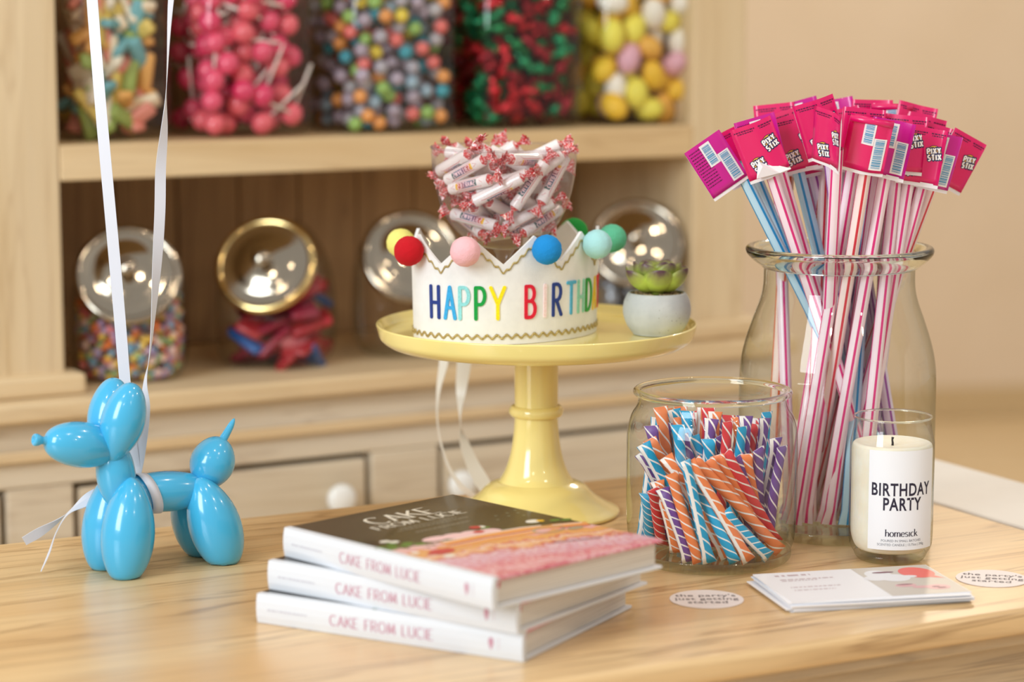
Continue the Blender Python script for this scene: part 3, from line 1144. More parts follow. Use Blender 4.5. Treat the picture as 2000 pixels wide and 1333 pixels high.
def book(head, ang, z, label):
    t = thing('hardcover_book', label, 'book', (head.x, head.y, T + z + .0004), ang, 'stack of three cake books')
    c = .0028
    add('back_cover', box('back_cover', .0, BL, .004, BW, 0, c, .0006), t, mat=M_spine)
    fc = box('front_cover', .0, BL, .004, BW, BT - c, BT, .0006)
    ul = fc.uv_layers.new(name='UVMap')
    for lp in fc.loops:
        co = fc.vertices[lp.vertex_index].co
        ul.data[lp.index].uv = (co.x / BL, co.y / BW)
    fo = add('front_cover', fc, t, mat=M_cover)
    # spine, slightly rounded
    prof = [(-.0002, 0), (-.0016, BT * .25), (-.002, BT * .5), (-.0016, BT * .75), (-.0002, BT), (.0065, BT + .0002), (.0065, BT - .0027), (.0042, BT - .003), (.0042, .003), (.0065, .0027), (.0065, -.0002)]
    vs = [(x, y, zz) for x in (0.0, BL) for y, zz in prof]
    m_ = len(prof)
    fs = [(i, (i + 1) % m_, m_ + (i + 1) % m_, m_ + i) for i in range(m_)] + [tuple(range(m_))[::-1], tuple(range(m_, 2 * m_))]
    sm = mesh('spine', vs, fs, smooth=False)
    so = add('spine', sm, t, mat=M_spine)
    add('page_block', box('page_block', .004, BL - .004, .0045, BW - .005, c + .0001, BT - c - .0001, .0008), t, mat=M_pages)
    add('headband', box('headband', BL - .0041, BL - .0022, .0045, .0095, BT - .0095, BT - .0035, .0006), t, mat=M_red)
    fsp = lambda x, y, n_: (x, -.0021 - n_, y)
    ps, w = strokes('CAKE FROM LUCIE', .0112, .0018, .0009, gap=.24, serif=.09, rnd=False)
    add('spine_lettering', relief('spine_lettering', shift(ps, BL * .29, BT * .5 - .0054, .105 / w), fsp, M_spinetx), so)
    rg = random.Random(2)
    add('author_line', relief('author_line', fineprint(BL * .045, BL * .20, BT * .5 - .001, .0016, rg), fsp, flat('pale_spine_ink', (196, 196, 206), .5)), so)
    em = [disc2(BL * .888, BT * .5 + .0008, .0026, .0042, 12), rect(BL * .884, BL * .892, BT * .5 - .0052, BT * .5 - .003)] + [rect(BL * .915, BL * .9162, BT * .5 - .005, BT * .5 + .005)]
    add('emblem', relief('emblem', em, fsp, M_spinetx), so)
    ftx = lambda x, y, n_: (-y, x, BT + .0001 + n_)    # reads from spine to fore edge, down towards the tail
    t1, w1 = strokes('CAKE', .024, .0036, .0014, gap=.20, serif=.09, rnd=False)
    t2, w2 = strokes('FROM LUCIE', .0130, .0024, .0011, gap=.22, serif=.09, xs=1.15, rnd=False)
    both = shift(t1, .068, -.051, .078 / w1) + shift(t2, .054, -.0690, .108 / w2)
    add('title', relief('title', both, ftx, M_covertx), fo)
    sub = fineprint(.070, .140, -.079, .0022, rg) + fineprint(.062, .148, -.0855, .0022, rg) + fineprint(.071, .138, -.0995, .0024, rg)
    f4 = lambda x, y, n_: (-y, x, BT + .00012 + n_)
    f5 = lambda x, y, n_: (-y, x, BT + .00020 + n_)
    f6 = lambda x, y, n_: (-y, x, BT + .00028 + n_)
    art = [('printed_cream', (242, 200, 200), f4, [disc2(.066, -.130, .015, .008), disc2(.086, -.134, .014, .010), disc2(.104, -.138, .014, .011), disc2(.120, -.142, .013, .010)]),
           ('printed_sponge', (234, 160, 90), f5, [strip2d([(.056, -.150), (.10, -.151), (.150, -.158), (.182, -.170)], .012, None, False), strip2d([(.05, -.164), (.10, -.166), (.150, -.172)], .010, None, False),
                                                   strip2d([(.176, -.168), (.196, -.176), (.207, -.182)], .016, None, False)]),
           ('printed_jam', (200, 56, 60), f6, [strip2d([(.056, -.1575), (.10, -.1585), (.150, -.166)], .0024, None, False), strip2d([(.176, -.176), (.204, -.186)], .0024, None, False), disc2(.036, -.170, .014, .0085), disc2(.112, -.137, .006, .0045), disc2(.122, -.1215, .006, .005)]),
           ('printed_filling', (246, 226, 214), f6, [strip2d([(.060, -.1445), (.10, -.1450), (.150, -.1515), (.17, -.158)], .0030, None, False), strip2d([(.054, -.1605), (.10, -.1615), (.150, -.1685)], .0016, None, False), strip2d([(.178, -.164), (.206, -.175)], .0024, None, False)]),
           ('printed_leaves', (92, 128, 48), f4, [disc2(x, y, .006, .004) for x, y in ((.008, -.122), (.018, -.126), (.030, -.131), (.042, -.136), (.024, -.118), (.012, -.132), (.036, -.126), (.196, -.150), (.205, -.156), (.128, -.128))]),
           ('printed_flowers', (240, 236, 222), f5, [disc2(.026, -.107, .0055, .004), disc2(.031, -.114, .005, .004), disc2(.178, -.140, .008, .006), disc2(.128, -.1235, .004, .004), disc2(.030, -.186, .006, .005), disc2(.016, -.158, .004, .004)]),
           ('printed_yolk', (240, 190, 50), f6, [disc2(.184, -.143, .004, .004)]),
           ('printed_plate', (170, 156, 130), f6, [strip2d(arc(.164, -.174, .017, .010, 0, 360, 24), .0022, None, False), disc2(.186, -.186, .009, .005)]),
           ('printed_knife', (120, 104, 104), f6, [strip2d([(.129, -.2134), (.1743, -.2295)], .0022, None, False)]),
           ('printed_specks', (130, 140, 116), f4, [disc2(x, y, .0016, .0016, 8) for x, y in ((.186, -.098), (.194, -.104), (.178, -.108), (.2, -.094), (.170, -.099), (.19, -.116), (.204, -.11), (.16, -.112))])]
    for nm_, c_, f_, pc_ in art:
        add(nm_, relief(nm_, pc_, f_, flat(nm_ + '_ink', c_, .35)), fo)['kind'] = 'stuff'
    add('subtitle', relief('subtitle', sub, ftx, M_subtx), fo)
    return t


book(Vector((-.2284, 2.1125)), rad(-28.9), 0.0, 'bottom white spined hardcover cake book of the stack of three')
book(Vector((-.2190, 2.1267)), rad(-34.7), BT + .0006, 'middle white spined hardcover cake book of the stack of three')
book(Vector((-.2057, 2.1407)), rad(-45.5), 2 * BT + .0012, 'topmost cake book with a dark cover picturing pink cake')

# ================================================================== postcards
M_card = flat('white_card', (240, 240, 244), .45)
M_cardtx = flat('grey_rose_print', (196, 176, 180), .6)
M_photo = flat('photo_grey_beige', (206, 198, 188), .4)
M_cblue = flat('card_cool_white', (226, 234, 246), .45)
cl0 = Vector((.2545, 2.1452, T))
rg = random.Random(5)
CW, CD, CT = .176, .110, .00105
for i in range(9):
    last = i == 8
    lab = 'top postcard of the pile, photo side with a red balloon' if last else '%s postcard from the bottom of the white pile' % ('', 'second', 'third', 'fourth', 'fifth', 'sixth', 'seventh', 'eighth', '')[i]
    if i == 0:
        lab = 'lowest postcard of the pile lying on the table'
    off = 0 if last else rg.uniform(-.003, .0045)
    c = thing('postcard', lab, 'card', cl0 + Vector((off - .002 * (8 - i) / 8, rg.uniform(-.0015, .0015), .0004 + i * (CT + .00004))), rad(13.0 + (0 if last else rg.uniform(-2.6, 1.0))), 'pile of postcards')
    add('sheet', box('sheet', 0, CW, 0, CD, 0, CT), c, mat=M_card if i % 3 else M_cblue)
    if last:
        fn = lambda x, y, n_: (x, y, CT + .00012 + n_)
        add('photo', relief('photo', [rect(CW * .56, CW - .0008, .0008, CD - .0008)], fn, M_photo), c)
        f2 = lambda x, y, n_: (x, y, CT + .00022 + n_)
        f3 = lambda x, y, n_: (x, y, CT + .00032 + n_)
        ph = c.children[-1]
        add('printed_balloon', relief('printed_balloon', [disc2(CW * .88, CD * .74, .017, .021, 28), ([(CW * .88 + .012, CD * .74 - .014), (CW * .88 + .018, CD * .74 - .026), (CW * .88 + .004, CD * .74 - .019)], [(0, 1, 2)])], f2, flat('printed_red', (236, 100, 92), .35)), c)
        white = [disc2(CW * .66, CD * .74, .013, .016), disc2(CW * .72, CD * .60, .015, .014), disc2(CW * .62, CD * .62, .012, .01), disc2(CW * .79, CD * .62, .011, .005)]
        add('printed_clothes', relief('printed_clothes', white, f2, flat('printed_white', (232, 232, 236), .4)), c)
        pk = [disc2(CW * .715, CD * .33, .0105, .006), disc2(CW * .79, CD * .25, .010, .0045), disc2(CW * .87, CD * .22, .012, .009)]
        add('printed_blush', relief('printed_blush', pk, f2, flat('printed_blush_ink', (226, 176, 180), .4)), c)
        dk = [disc2(CW * .70, CD * .80, .011, .003), disc2(CW * .715, CD * .355, .008, .0016), disc2(CW * .86, CD * .23, .004, .0016), disc2(CW * .885, CD * .19, .0045, .0016)]
        add('printed_dark', relief('printed_dark', dk, f3, flat('printed_plum', (130, 84, 96), .5)), c)
        tx = []
        for y, x0, x1, h in ((.86, .10, .30, .0050), (.73, .10, .40, .0026), (.685, .10, .30, .0022), (.46, .10, .38, .0024), (.36, .10, .33, .0024)):
            tx += fineprint(CW * x0, CW * x1, CD * y, h, rg)
        add('printed_text', relief('printed_text', tx, fn, M_cardtx), c)['kind'] = 'stuff'

# ================================================================== round stickers
M_stick = flat('blush_white_sticker', (238, 228, 226), .5)
M_sttx = flat('grey_sticker_ink', (120, 110, 112), .6)
for cx, cy, ang, lab in ((.1813, 2.195, rad(1), 'round white sticker between the books and the postcards'),
                         (.4630, 2.2755, rad(-13), 'round white sticker beyond the postcards by the candle')):
    s = thing('round_sticker', lab, 'sticker', (cx, cy, T + .0003), ang, 'round stickers on the table')
    add('disc', lathe('disc', [(0, 0), (.0345, 0), (.0345, .0005), (0, .0005)], 56, smooth=False), s, mat=M_stick)
    ps = []
    for tx, y in (("the party's", .0085), ('just getting', -.004), ('started', -.0165)):
        ps += shift(sans(tx, .0125, .012), 0, y)
    add('lettering', relief('lettering', ps, lambda x, y, n_: (x, y, .00062 + n_), M_sttx), s)

# ================================================================== cake stand
M_yellow = flat('glossy_yellow_melamine', (249, 231, 146), .14, coat=.5)
SX, SY = .0262, 2.575
PZ = .198
stand = thing('cake_stand', 'glossy pale yellow pedestal cake stand', 'cake stand', (SX, SY, T + .0003))
add('base', lathe('base', fillet([(0, 0), (.090, 0), (.091, .004), (.078, .010), (.063, .020), (.055, .030), (.045, .0345), (.041, .036), (0, .036)], [0, .002, .002, .02, .02, .008, .004, .004, 0], 5), 72), stand, mat=M_yellow)
stem = [(.041, .0355), (.0365, .042), (.0320, .052), (.0285, .064), (.0258, .078), (.0240, .095), (.0235, .112), (.0236, .150), (.0245, .178), (.030, .186)]
add('stem', lathe('stem', crom(stem, 4), 56), stand, mat=M_yellow)
add('collar', lathe('collar', [(.0245 + .0052 * math.cos(q * PI / 8), .1125 + .0062 * math.sin(q * PI / 8)) for q in range(16)], 56, closed=True), stand, mat=M_yellow)
plate = fillet([(0, .185), (.158, .185), (.1685, .193), (.1725, .2085), (.1705, .2095), (.1660, .2000), (.160, PZ), (0, PZ)], [0, .006, .004, .001, .001, .004, .003, 0], 4)
add('plate', lathe('plate', plate, 120), stand, mat=M_yellow)

# ================================================================== felt crown
CC = Vector((-.0065, 2.5715))
CA, CB = Vector((.098, .026)), Vector((0, -.0900))
tab = []
N = 1440
acc = 0
prev = None
for i in range(N + 1):
    th = -PI + 2 * PI * i / N
    p = CC + CA * math.sin(th) + CB * math.cos(th)
    if prev is not None:
        acc += (p - prev).length
    tab.append((acc, th))
    prev = p
PER = acc
s0 = next(s for s, th in tab if th >= -0.02)


def cth(s):
    q = (s + s0) % PER
    lo, hi = 0, N
    while hi - lo > 1:
        m = (lo + hi) // 2
        if tab[m][0] <= q:
            lo = m
        else:
            hi = m
    a, b = tab[lo], tab[hi]
    return a[1] + (b[1] - a[1]) * (q - a[0]) / max(b[0] - a[0], 1e-9)


def cpos(s, z, n):
    """point on the crown: s around, z above the plate, n outwards"""
    th = cth(s)
    f = 1 + .025 * z / .11
    p = CC + (CA * math.sin(th) + CB * math.cos(th)) * f
    t = (CA * math.cos(th) - CB * math.sin(th)).normalized()
    o = Vector((t.y, -t.x))
    return Vector((p.x + o.x * n, p.y + o.y * n, z))


def s_at(px, z):
    lo, hi = -.17, .17
    for _ in range(40):
        m = (lo + hi) / 2
        p = cpos(m, z, 0)
        zz = z + PZ - EYE
        D = p.y * math.cos(PITCH) - zz * math.sin(PITCH)
        if 1000 + FPX * p.x / D < px:
            lo = m
        else:
            hi = m
    return lo


kf = NT('white_felt')
vf = kf.coord('Object', (1, 1, 1))
kf.set(color=kf.ramp(kf.noise(vf, 60, 4), [(.3, (232, 232, 230)), (.7, (242, 242, 240))]), rough=.95, sheen=.35)
kf.bump(kf.noise(vf, 900, 3), .35, .0006)
M_felt = kf.m
kg = NT('gold_glitter')
vg = kg.coord('Object', (1, 1, 1))
kg.set(color=kg.ramp(kg.noise(vg, 1400, 2), [(.35, (176, 152, 88)), (.65, (226, 208, 150))]), rough=.3, metal=.8)
kg.bump(kg.noise(vg, 1500, 2), .9, .001)
M_gold = kg.m
NP = 9
PP = PER / NP
crown = thing('birthday_crown', 'white felt birthday crown with colourful letters and pompoms on the cake stand', 'crown', (0, 0, T + PZ + .0006))
ZV, ZP = .0835, .1125


def ztop(s):
    q = (s / PP) % 1.0            # valley at 0, peak at .5
    tri = 1 - abs(q * 2 - 1)
    return ZV + (ZP - ZV) * tri


SA, SB = -2.80 * PP, 4.25 * PP       # the band is open at the back, where the ribbon ties it
ncol = NP * 40
vs, fs = [], []
for i in range(ncol):
    s = SA + (SB - SA) * i / (ncol - 1)
    zt = ztop(s)
    for z, n_ in ((0, 0), (zt * .35, 0), (zt * .7, 0), (zt, 0), (zt, -.0034), (zt * .5, -.0034), (0, -.0034)):
        vs.append(cpos(s, z, n_))
fs.append(tuple(range(7)))
fs.append(tuple(range(7 * ncol - 7, 7 * ncol))[::-1])
for i in range(ncol - 1):
    j = i + 1
    for k_ in range(7):
        l = (k_ + 1) % 7
        fs.append((7 * i + k_, 7 * j + k_, 7 * j + l, 7 * i + l))
cb = mesh('felt_band', vs, fs, smooth=False)
band = add('felt_band', cb, crown, mat=M_felt)


def trim(name, fz, per_wave, amp, w, n_out, count):
    vs, fs = [], []
    for i in range(count):
        s = SA + .001 + (SB - SA - .002) * i / (count - 1)
        z = fz(s) + amp * math.sin(2 * PI * s / per_wave)
        for dz_, n_ in ((-w / 2, .0001), (-w / 2, n_out), (w / 2, n_out), (w / 2, .0001)):
            vs.append(cpos(s, z + dz_, n_))
    for i in range(count - 1):
        j = i + 1
        for k_ in range(4):
            l = (k_ + 1) % 4
            fs.append((4 * i + k_, 4 * j + k_, 4 * j + l, 4 * i + l))
    return mesh(name, vs, fs, mats=[M_gold])


nw = 58
add('gold_trim', trim('gold_trim', lambda s: .0085, PER / nw, .0019, .0025, .0014, nw * 16), crown)
nw2 = 76
add('gold_trim', trim('gold_trim', lambda s: ztop(s) - .0085, PER / nw2, .0013, .0022, .0012, nw2 * 12), crown)
# pompoms
pomc = [('blue', (20, 140, 214)), ('aqua', (172, 226, 226)), ('seafoam', (96, 190, 150)), ('grass green', (30, 150, 60)), ('orange', (240, 150, 60)), ('lilac', (190, 160, 210)),
        ('yellow', (240, 232, 130)), ('red', (196, 6, 26)), ('pink', (246, 190, 196))]


def pom_mat(n, c):
    k = NT('pompom_' + n.replace(' ', '_'))
    k.set(color=lin(c), rough=.95, sheen=.5)
    k.b.inputs['Sheen Roughness'].default_value = .4
    k.b.inputs['Sheen Tint'].default_value = lin(c)
    k.bump(k.noise(k.coord('Object'), 700, 3), .5, .001)
    return k.m


def pom_mesh(r, mat, seed):
    rg_ = random.Random(seed)
    bm = bmesh.new()
    bmesh.ops.create_icosphere(bm, subdivisions=4, radius=r)
    for v in bm.verts:
        v.co *= 1 + rg_.uniform(-.022, .022)
    return from_bm('pompom', bm, [mat], True)


for i, (n_, c) in enumerate(pomc):
    if i in (4, 5):
        continue
    s = PP / 2 + i * PP
    shift_s = {0: .006, 1: .008, 8: -.004, 7: .005, 2: -.004}.get(i, 0)
    p = cpos(s + shift_s, ZP - (.0165 if i == 7 else .0135), .0142)
    if i == 6:
        p += Vector((-.004, -.002, -.003))
    o = add('pompom', pom_mesh(.0155, pom_mat(n_, c), i), crown, p)
    o['label'] = 'fuzzy ' + n_ + ' pompom'
# letters
lett = [('H', 850, (24, 52, 128)), ('A', 879, (52, 164, 222)), ('P', 907, (140, 212, 214)), ('P', 938, (8, 152, 62)), ('Y', 972, (250, 222, 10)),
        ('B', 1036, (216, 10, 46)), ('I', 1064, (250, 214, 214)), ('R', 1088, (24, 52, 128)), ('T', 1115, (76, 172, 208)), ('H', None, (140, 206, 178)), ('D', None, (20, 150, 40)), ('A', None, (250, 200, 20)), ('Y', None, (216, 20, 30))]
sp = None
for ch, px, c in lett:
    sc_ = s_at(px, .043) if px else sp + .0172
    sp = sc_
    ps, w = strokes(ch, .0325, .0036, None, gap=0, xs={'H': .50, 'A': .50, 'P': .52, 'Y': .70}.get(ch, .60), rnd=True, step=.08)
    mt = speckled('felt_%02x%02x%02x' % c, c, tuple(min(255, int(q * 1.08 + 4)) for q in c), 500, .95, .3, 900, sheen=.2)
    nm = 'felt_letter'
    o = add(nm, relief(nm, shift(ps, sc_ - w / 2, .0275), lambda x, y, n_: cpos(x, y, n_ + .0001), mt, .0011, .00006), crown)

# ------------------------------------------------------------------ ribbon hanging from the crown's back
M_satin2 = satin('ivory_satin', (230, 224, 210))
r0 = at(880, 700, 2.70)
rb2 = thing('satin_ribbon', 'ivory satin ribbon hanging from the crown behind the cake stand', 'ribbon', (r0.x, r0.y, T))


def rq(px, py, Y, w, a):
    p = at(px, py, Y) - Vector((r0.x, r0.y, T))
    return (p.x, p.y, p.z, w, a)


add('ribbon_strand', ribbon('ribbon_strand', [(.06, -.04, PZ + .03, .012, .2), (.02, .025, PZ + .030, .012, .3), rq(868, 650, 2.775, .012, .3), rq(867, 705, 2.76, .0115, .4), rq(857, 760, 2.745, .008, .9), rq(854, 815, 2.73, .005, 1.2), rq(862, 870, 2.71, .0055, 1.1),
                                              rq(880, 920, 2.685, .007, .9), rq(905, 955, 2.665, .010, .7), rq(935, 975, 2.655, .011, .9)], M_satin2), rb2)
add('ribbon_strand', ribbon('ribbon_strand', [(.06, -.04, PZ + .034, .012, .2), (.04, .02, PZ + .034, .012, .2), rq(912, 650, 2.77, .015, .1), rq(907, 705, 2.76, .0165, .1), rq(901, 760, 2.75, .0125, .2), rq(899, 820, 2.735, .004, 1.2), rq(906, 862, 2.72, .011, 2.5),
                                              rq(922, 905, 2.70, .015, 2.7), rq(938, 935, 2.68, .017, 2.7), rq(958, 968, 2.66, .016, 2.6)], M_satin2), rb2)

# ================================================================== clear cup with candy rolls
M_plastic = clear('clear_plastic', (0.96, 0.955, 0.965), (0.66, 0.62, 0.68), ior=1.42, rough=.03, haze=.10)
BX, BY = -.0085, 2.574
cup = thing('clear_goblet', 'clear plastic goblet full of candy rolls standing inside the crown', 'goblet', (BX, BY, T + PZ + .0006))
bz = lambda z: z - PZ
bowl = crom([(.012, bz(.288)), (.030, bz(.2925)), (.0475, bz(.304)), (.060, bz(.319)), (.0685, bz(.337)), (.0745, bz(.360)), (.0770, bz(.380)), (.0778, bz(.397))], 5)
add('bowl', lathe('bowl', bowl, 80), cup, mat=M_plastic)
add('rim', lathe('rim', [(.0775 + .0011 * math.cos(q * PI / 4), bz(.397) + .0013 * math.sin(q * PI / 4)) for q in range(8)], 80, closed=True), cup, mat=M_plastic)
add('stem', lathe('stem', crom([(.012, bz(.288)), (.0085, bz(.28)), (.0065, bz(.26)), (.0065, bz(.225)), (.010, bz(.208))], 4), 32), cup, mat=M_plastic)
add('foot', lathe('foot', fillet([(0, 0), (.036, 0), (.036, .002), (.014, .007), (.0, .010)], .002), 48), cup, mat=M_plastic)


def bowl_r(z):
    z = bz(z)
    for a, b in zip(bowl, bowl[1:]):
        if a[1] <= z <= b[1]:
            return a[0] + (b[0] - a[0]) * (z - a[1]) / (b[1] - a[1])
    return .0775 if z > bowl[-1][1] else 0


# one candy roll, axis along x
RR, RL = .0067, .0285
M_roll = NT('candy_roll_wrap')
vr = M_roll.coord('Object', (1, 1, 1))
sx = M_roll.n('SeparateXYZ')
M_roll.l(vr, sx.inputs[0])
fr_ = M_roll.math('FRACT', M_roll.math('MULTIPLY', sx.outputs[0], 260.0))
seam = M_roll.math('LESS_THAN', fr_, .10)
M_roll.set(color=M_roll.mix(M_roll.math('MULTIPLY', seam, .35), lin((244, 236, 234)), lin((206, 196, 204))), rough=.25, coat=.6)
M_twist = NT('red_twist_film')
vt = M_twist.coord('Object', (1, 1, 1))
ft = M_twist.noise(vt, 420, 2)
M_twist.set(color=M_twist.ramp(ft, [(.44, (216, 36, 44)), (.53, (236, 130, 130)), (.60, (250, 226, 224))]), rough=.2, coat=.6, trans=.15)
roll_body = lathe('roll_body', fillet([(0, -RL), (RR * .92, -RL), (RR, -RL + .001), (RR, RL - .001), (RR * .92, RL), (0, RL)], .0008), 20, mats=[M_roll.m])
for v in roll_body.vertices:
    v.co = Vector((v.co.z, v.co.y, -v.co.x))
rgt = random.Random(3)


def twist_mesh(sign):
    vs, fs = [], []
    prof = [(.0058, .0), (.0030, .0022), (.0016, .0045), (.0030, .0080), (.0058, .0120), (.0075, .0150)]
    sg = 16
    for i, (r, x) in enumerate(prof):
        for k_ in range(sg):
            a = 2 * PI * k_ / sg
            wob = 1 + (.38 * (i / 5) * (1 if k_ % 2 else -1)) + rgt.uniform(-.1, .1)
            fl = 1 - .55 * max(0, i - 2) / 3
            vs.append((sign * (RL + x + (rgt.uniform(-.0012, .0012) if i == 5 else 0)), r * wob * math.cos(a + i * .3), r * wob * fl * math.sin(a + i * .3)))
        if i:
            for k_ in range(sg):
                j = (k_ + 1) % sg
                fs.append(((i - 1) * sg + k_, (i - 1) * sg + j, i * sg + j, i * sg + k_))
    return mesh('twist', vs, fs, smooth=False, mats=[M_twist.m])


tw = [twist_mesh(-1), twist_mesh(1)]
# printed label: coloured patch with lettering, red zigzag outline
kp = NT('rainbow_print')
vv = kp.coord('Object', (1, 1, 1))
s3_ = kp.n('SeparateXYZ')
kp.l(vv, s3_.inputs[0])
kp.set(color=kp.ramp(kp.math('ADD', kp.math('MULTIPLY', s3_.outputs[0], 29.0), .5), [(.08, (34, 92, 84)), (.3, (44, 84, 120)), (.5, (70, 70, 120)), (.68, (150, 50, 70)), (.82, (206, 70, 50)), (.93, (246, 200, 40))]), rough=.3, coat=.5)
roll_fn = lambda x, y, n_: (x, -(RR + .00012 + n_) * math.sin(y / RR), (RR + .00012 + n_) * math.cos(y / RR))


def grid_rect(x0, x1, y0, y1, ny=6):
    vs, fs = [], []
    for i in range(ny + 1):
        y = y0 + (y1 - y0) * i / ny
        vs += [(x0, y), (x1, y)]
        if i:
            fs.append((2 * i - 2, 2 * i - 1, 2 * i + 1, 2 * i))
    return vs, fs


patch = relief('patch', [grid_rect(-.0145, .0155, -.0034, .0034)], roll_fn, kp.m)
tx_, w_ = strokes('SMARTIES', .0048, .0009, None, gap=.26, rnd=False, xs=.8)
letm = relief('letters', shift(tx_, -.0125, -.0024, .025 / w_), lambda x, y, n_: roll_fn(x, y, n_ + .00012), flat('pink_white_ink', (250, 214, 220), .4))
out2 = [strip2d([(-.0165, -.0048), (.014, -.0048), (.0185, -.0070), (.0175, -.002), (.0225, .0), (.0175, .002), (.0185, .0070), (.014, .0048), (-.0165, .0048)], .0005, None, False),
        strip2d([(-.0165, .0048), (-.0205, .0062), (-.0195, .001), (-.0225, -.001), (-.0195, -.0055), (-.0165, -.0048)], .0005, None, False)]
linm = relief('outline', out2, roll_fn, flat('raspberry_ink', (206, 40, 70), .4))


def capsule_d(p1, q1, p2, q2):
    best = 1e9
    for i in range(7):
        a = p1 + (q1 - p1) * (i / 6)
        d = q2 - p2
        t_ = max(0, min(1, (a - p2).dot(d) / d.length_squared))
        best = min(best, (a - (p2 + d * t_)).length)
    return best


rg = random.Random(77)
caps = []


def inside(p, m):
    return (p - Vector((BX, BY, p.z))).length < bowl_r(p.z - T) - m


def try_roll(c, d, m=.0068, dm=.0120, tw_in=.001):
    a, b = c - d * RL, c + d * RL
    if not (inside(a, m) and inside(b, m)):
        return False
    for q in (c - d * (RL + .011), c + d * (RL + .011)):
        if tw_in and not inside(q, tw_in):
            return False
    for o in caps:
        if capsule_d(a, b, o[0], o[1]) < dm:
            return False
    caps.append((a, b, c, d))
    return True


# the few rolls that read clearly through the front wall
for (x0, y0), (x1, y1), Y0, Y1 in (((870, 372), (968, 348), 2.530, 2.522), ((918, 398), (1028, 343), 2.519, 2.520), ((1008, 402), (1062, 322), 2.522, 2.520), ((1063, 385), (1098, 318), 2.535, 2.532),
                                   ((985, 345), (1036, 300), 2.532, 2.542), ((878, 350), (940, 315), 2.542, 2.552), ((892, 420), (962, 440), 2.530, 2.524), ((1000, 438), (1065, 402), 2.530, 2.528)):
    ends = []
    for x_, y_, Y_ in ((x0, y0, Y0), (x1, y1, Y1)):
        for _ in range(6):                      # slide to the inside of the front wall
            q = at(x_, y_, Y_)
            R_ = bowl_r(q.z - T) - .0085
            dx_ = max(-R_ * .96, min(R_ * .96, q.x - BX))
            Y_ = BY - math.sqrt(R_ * R_ - dx_ * dx_) + (.010 if len(caps) > 1 else 0)
        ends.append(Vector((BX + dx_, Y_, q.z)))
    a, b = ends
    try_roll((a + b) / 2, (b - a).normalized(), .0030, .0080, .0)
for _ in range(40000):
    if len(caps) >= 52:
        break
    z = T + rg.uniform(.296, .388)
    r = bowl_r(z - T) * math.sqrt(rg.random())
    a = rg.uniform(0, 2 * PI)
    el = rg.gauss(0, .38)
    az = rg.uniform(0, 2 * PI)
    d = Vector((math.cos(az) * math.cos(el), math.sin(az) * math.cos(el), math.sin(el)))
    if z + abs(d.z) * (RL + .012) > T + .415:
        continue
    try_roll(Vector((BX + r * math.cos(a), BY + r * math.sin(a), z)), d, .0066, .0106)
for i, (a, b, c, d) in enumerate(caps):
    o = bpy.data.objects.new('candy_roll', None)
    COL.objects.link(o)
    o.location = c
    y_ = Vector((0, 0, 1)).cross(d)
    y_ = (y_ if y_.length > .05 else Vector((0, 1, 0)).cross(d)).normalized()
    z_ = d.cross(y_)
    M3 = Matrix((d, y_, z_)).transposed()
    roll = rg.uniform(-.9, 1.3) + rad(60) if d.x > 0 else -rg.uniform(-.9, 1.3) - rad(60)
    # turn the print towards the camera for most of the front ones
    best = max(range(24), key=lambda q: (M3 @ Matrix.Rotation(q * PI / 12, 3, 'X') @ Vector((0, 0, 1))).dot(Vector((0, -1, .25))))
    ang_ = best * PI / 12 + (rg.uniform(-.5, .5) if i in (0, 2, 3, 4, 5) else rg.uniform(-2.6, 2.6))
    if i == 0:
        M3 = M3 @ Matrix.Rotation(PI, 3, 'Z')
        best = max(range(24), key=lambda q: (M3 @ Matrix.Rotation(q * PI / 12, 3, 'X') @ Vector((0, 0, 1))).dot(Vector((0, -1, .25))))
        ang_ = best * PI / 12
    o.rotation_euler = (M3 @ Matrix.Rotation(ang_, 3, 'X')).to_euler()
    add('roll_body', roll_body, o)
    add('twist', tw[0], o)
    add('twist', tw[1], o)
    pt_ = add('label_print', patch, o)
    add('lettering', letm, pt_)
    add('print_outline', linm, pt_)
    tag(o, 'roll candy with its print upside down against the goblet front' if i == 0 else 'candy roll with red twisted ends in the goblet, ' + ('near the rim' if c.z > T + .365 else 'near the bottom' if c.z < T + .325 else 'halfway up') + (', front' if c.y < BY - .015 else ', back' if c.y > BY + .015 else ', middle') + (' left' if c.x < BX - .02 else ' right' if c.x > BX + .02 else ''), 'candy', None if i == 0 else 'candy rolls in the goblet')

# ================================================================== succulent
pc = Vector((.1548, 2.5620, T + PZ + .0006))
pot = thing('potted_succulent', 'small green artificial succulent in a round concrete pot', 'plant', pc)
kc = NT('pale_concrete')
vc = kc.coord('Object')
cbase = kc.ramp(kc.noise(vc, 45, 5), [(.3, (178, 182, 182)), (.7, (198, 201, 200))])
vor = kc.n('TexVoronoi')
vor.inputs['Scale'].default_value = 230
kc.l(vc, vor.inputs['Vector'])
pit = kc.math('LESS_THAN', vor.outputs['Distance'], .13)
pit = kc.math('MULTIPLY', pit, kc.math('GREATER_THAN', kc.noise(vc, 30, 2), .55))
kc.set(color=kc.mix(pit, cbase, lin((120, 116, 108))), rough=.85)
kc.bump(kc.noise(vc, 260, 4), .12, .001)
add('pot', lathe('pot', crom([(.001, .0), (.0225, .0), (.0262, .002), (.0325, .011), (.0362, .023), (.0356, .034), (.0322, .0425), (.0300, .0448), (.0285, .0442), (.0288, .041)], 5), 64), pot, mat=kc.m)
soil = add('soil', lathe('soil', [(0, .0425), (.015, .0425), (.0292, .0415)], 32), pot, mat=speckled('brown_soil', (92, 70, 40), (150, 118, 66), 300, .95, .6, 500))
bm = bmesh.new()
rg = random.Random(9)
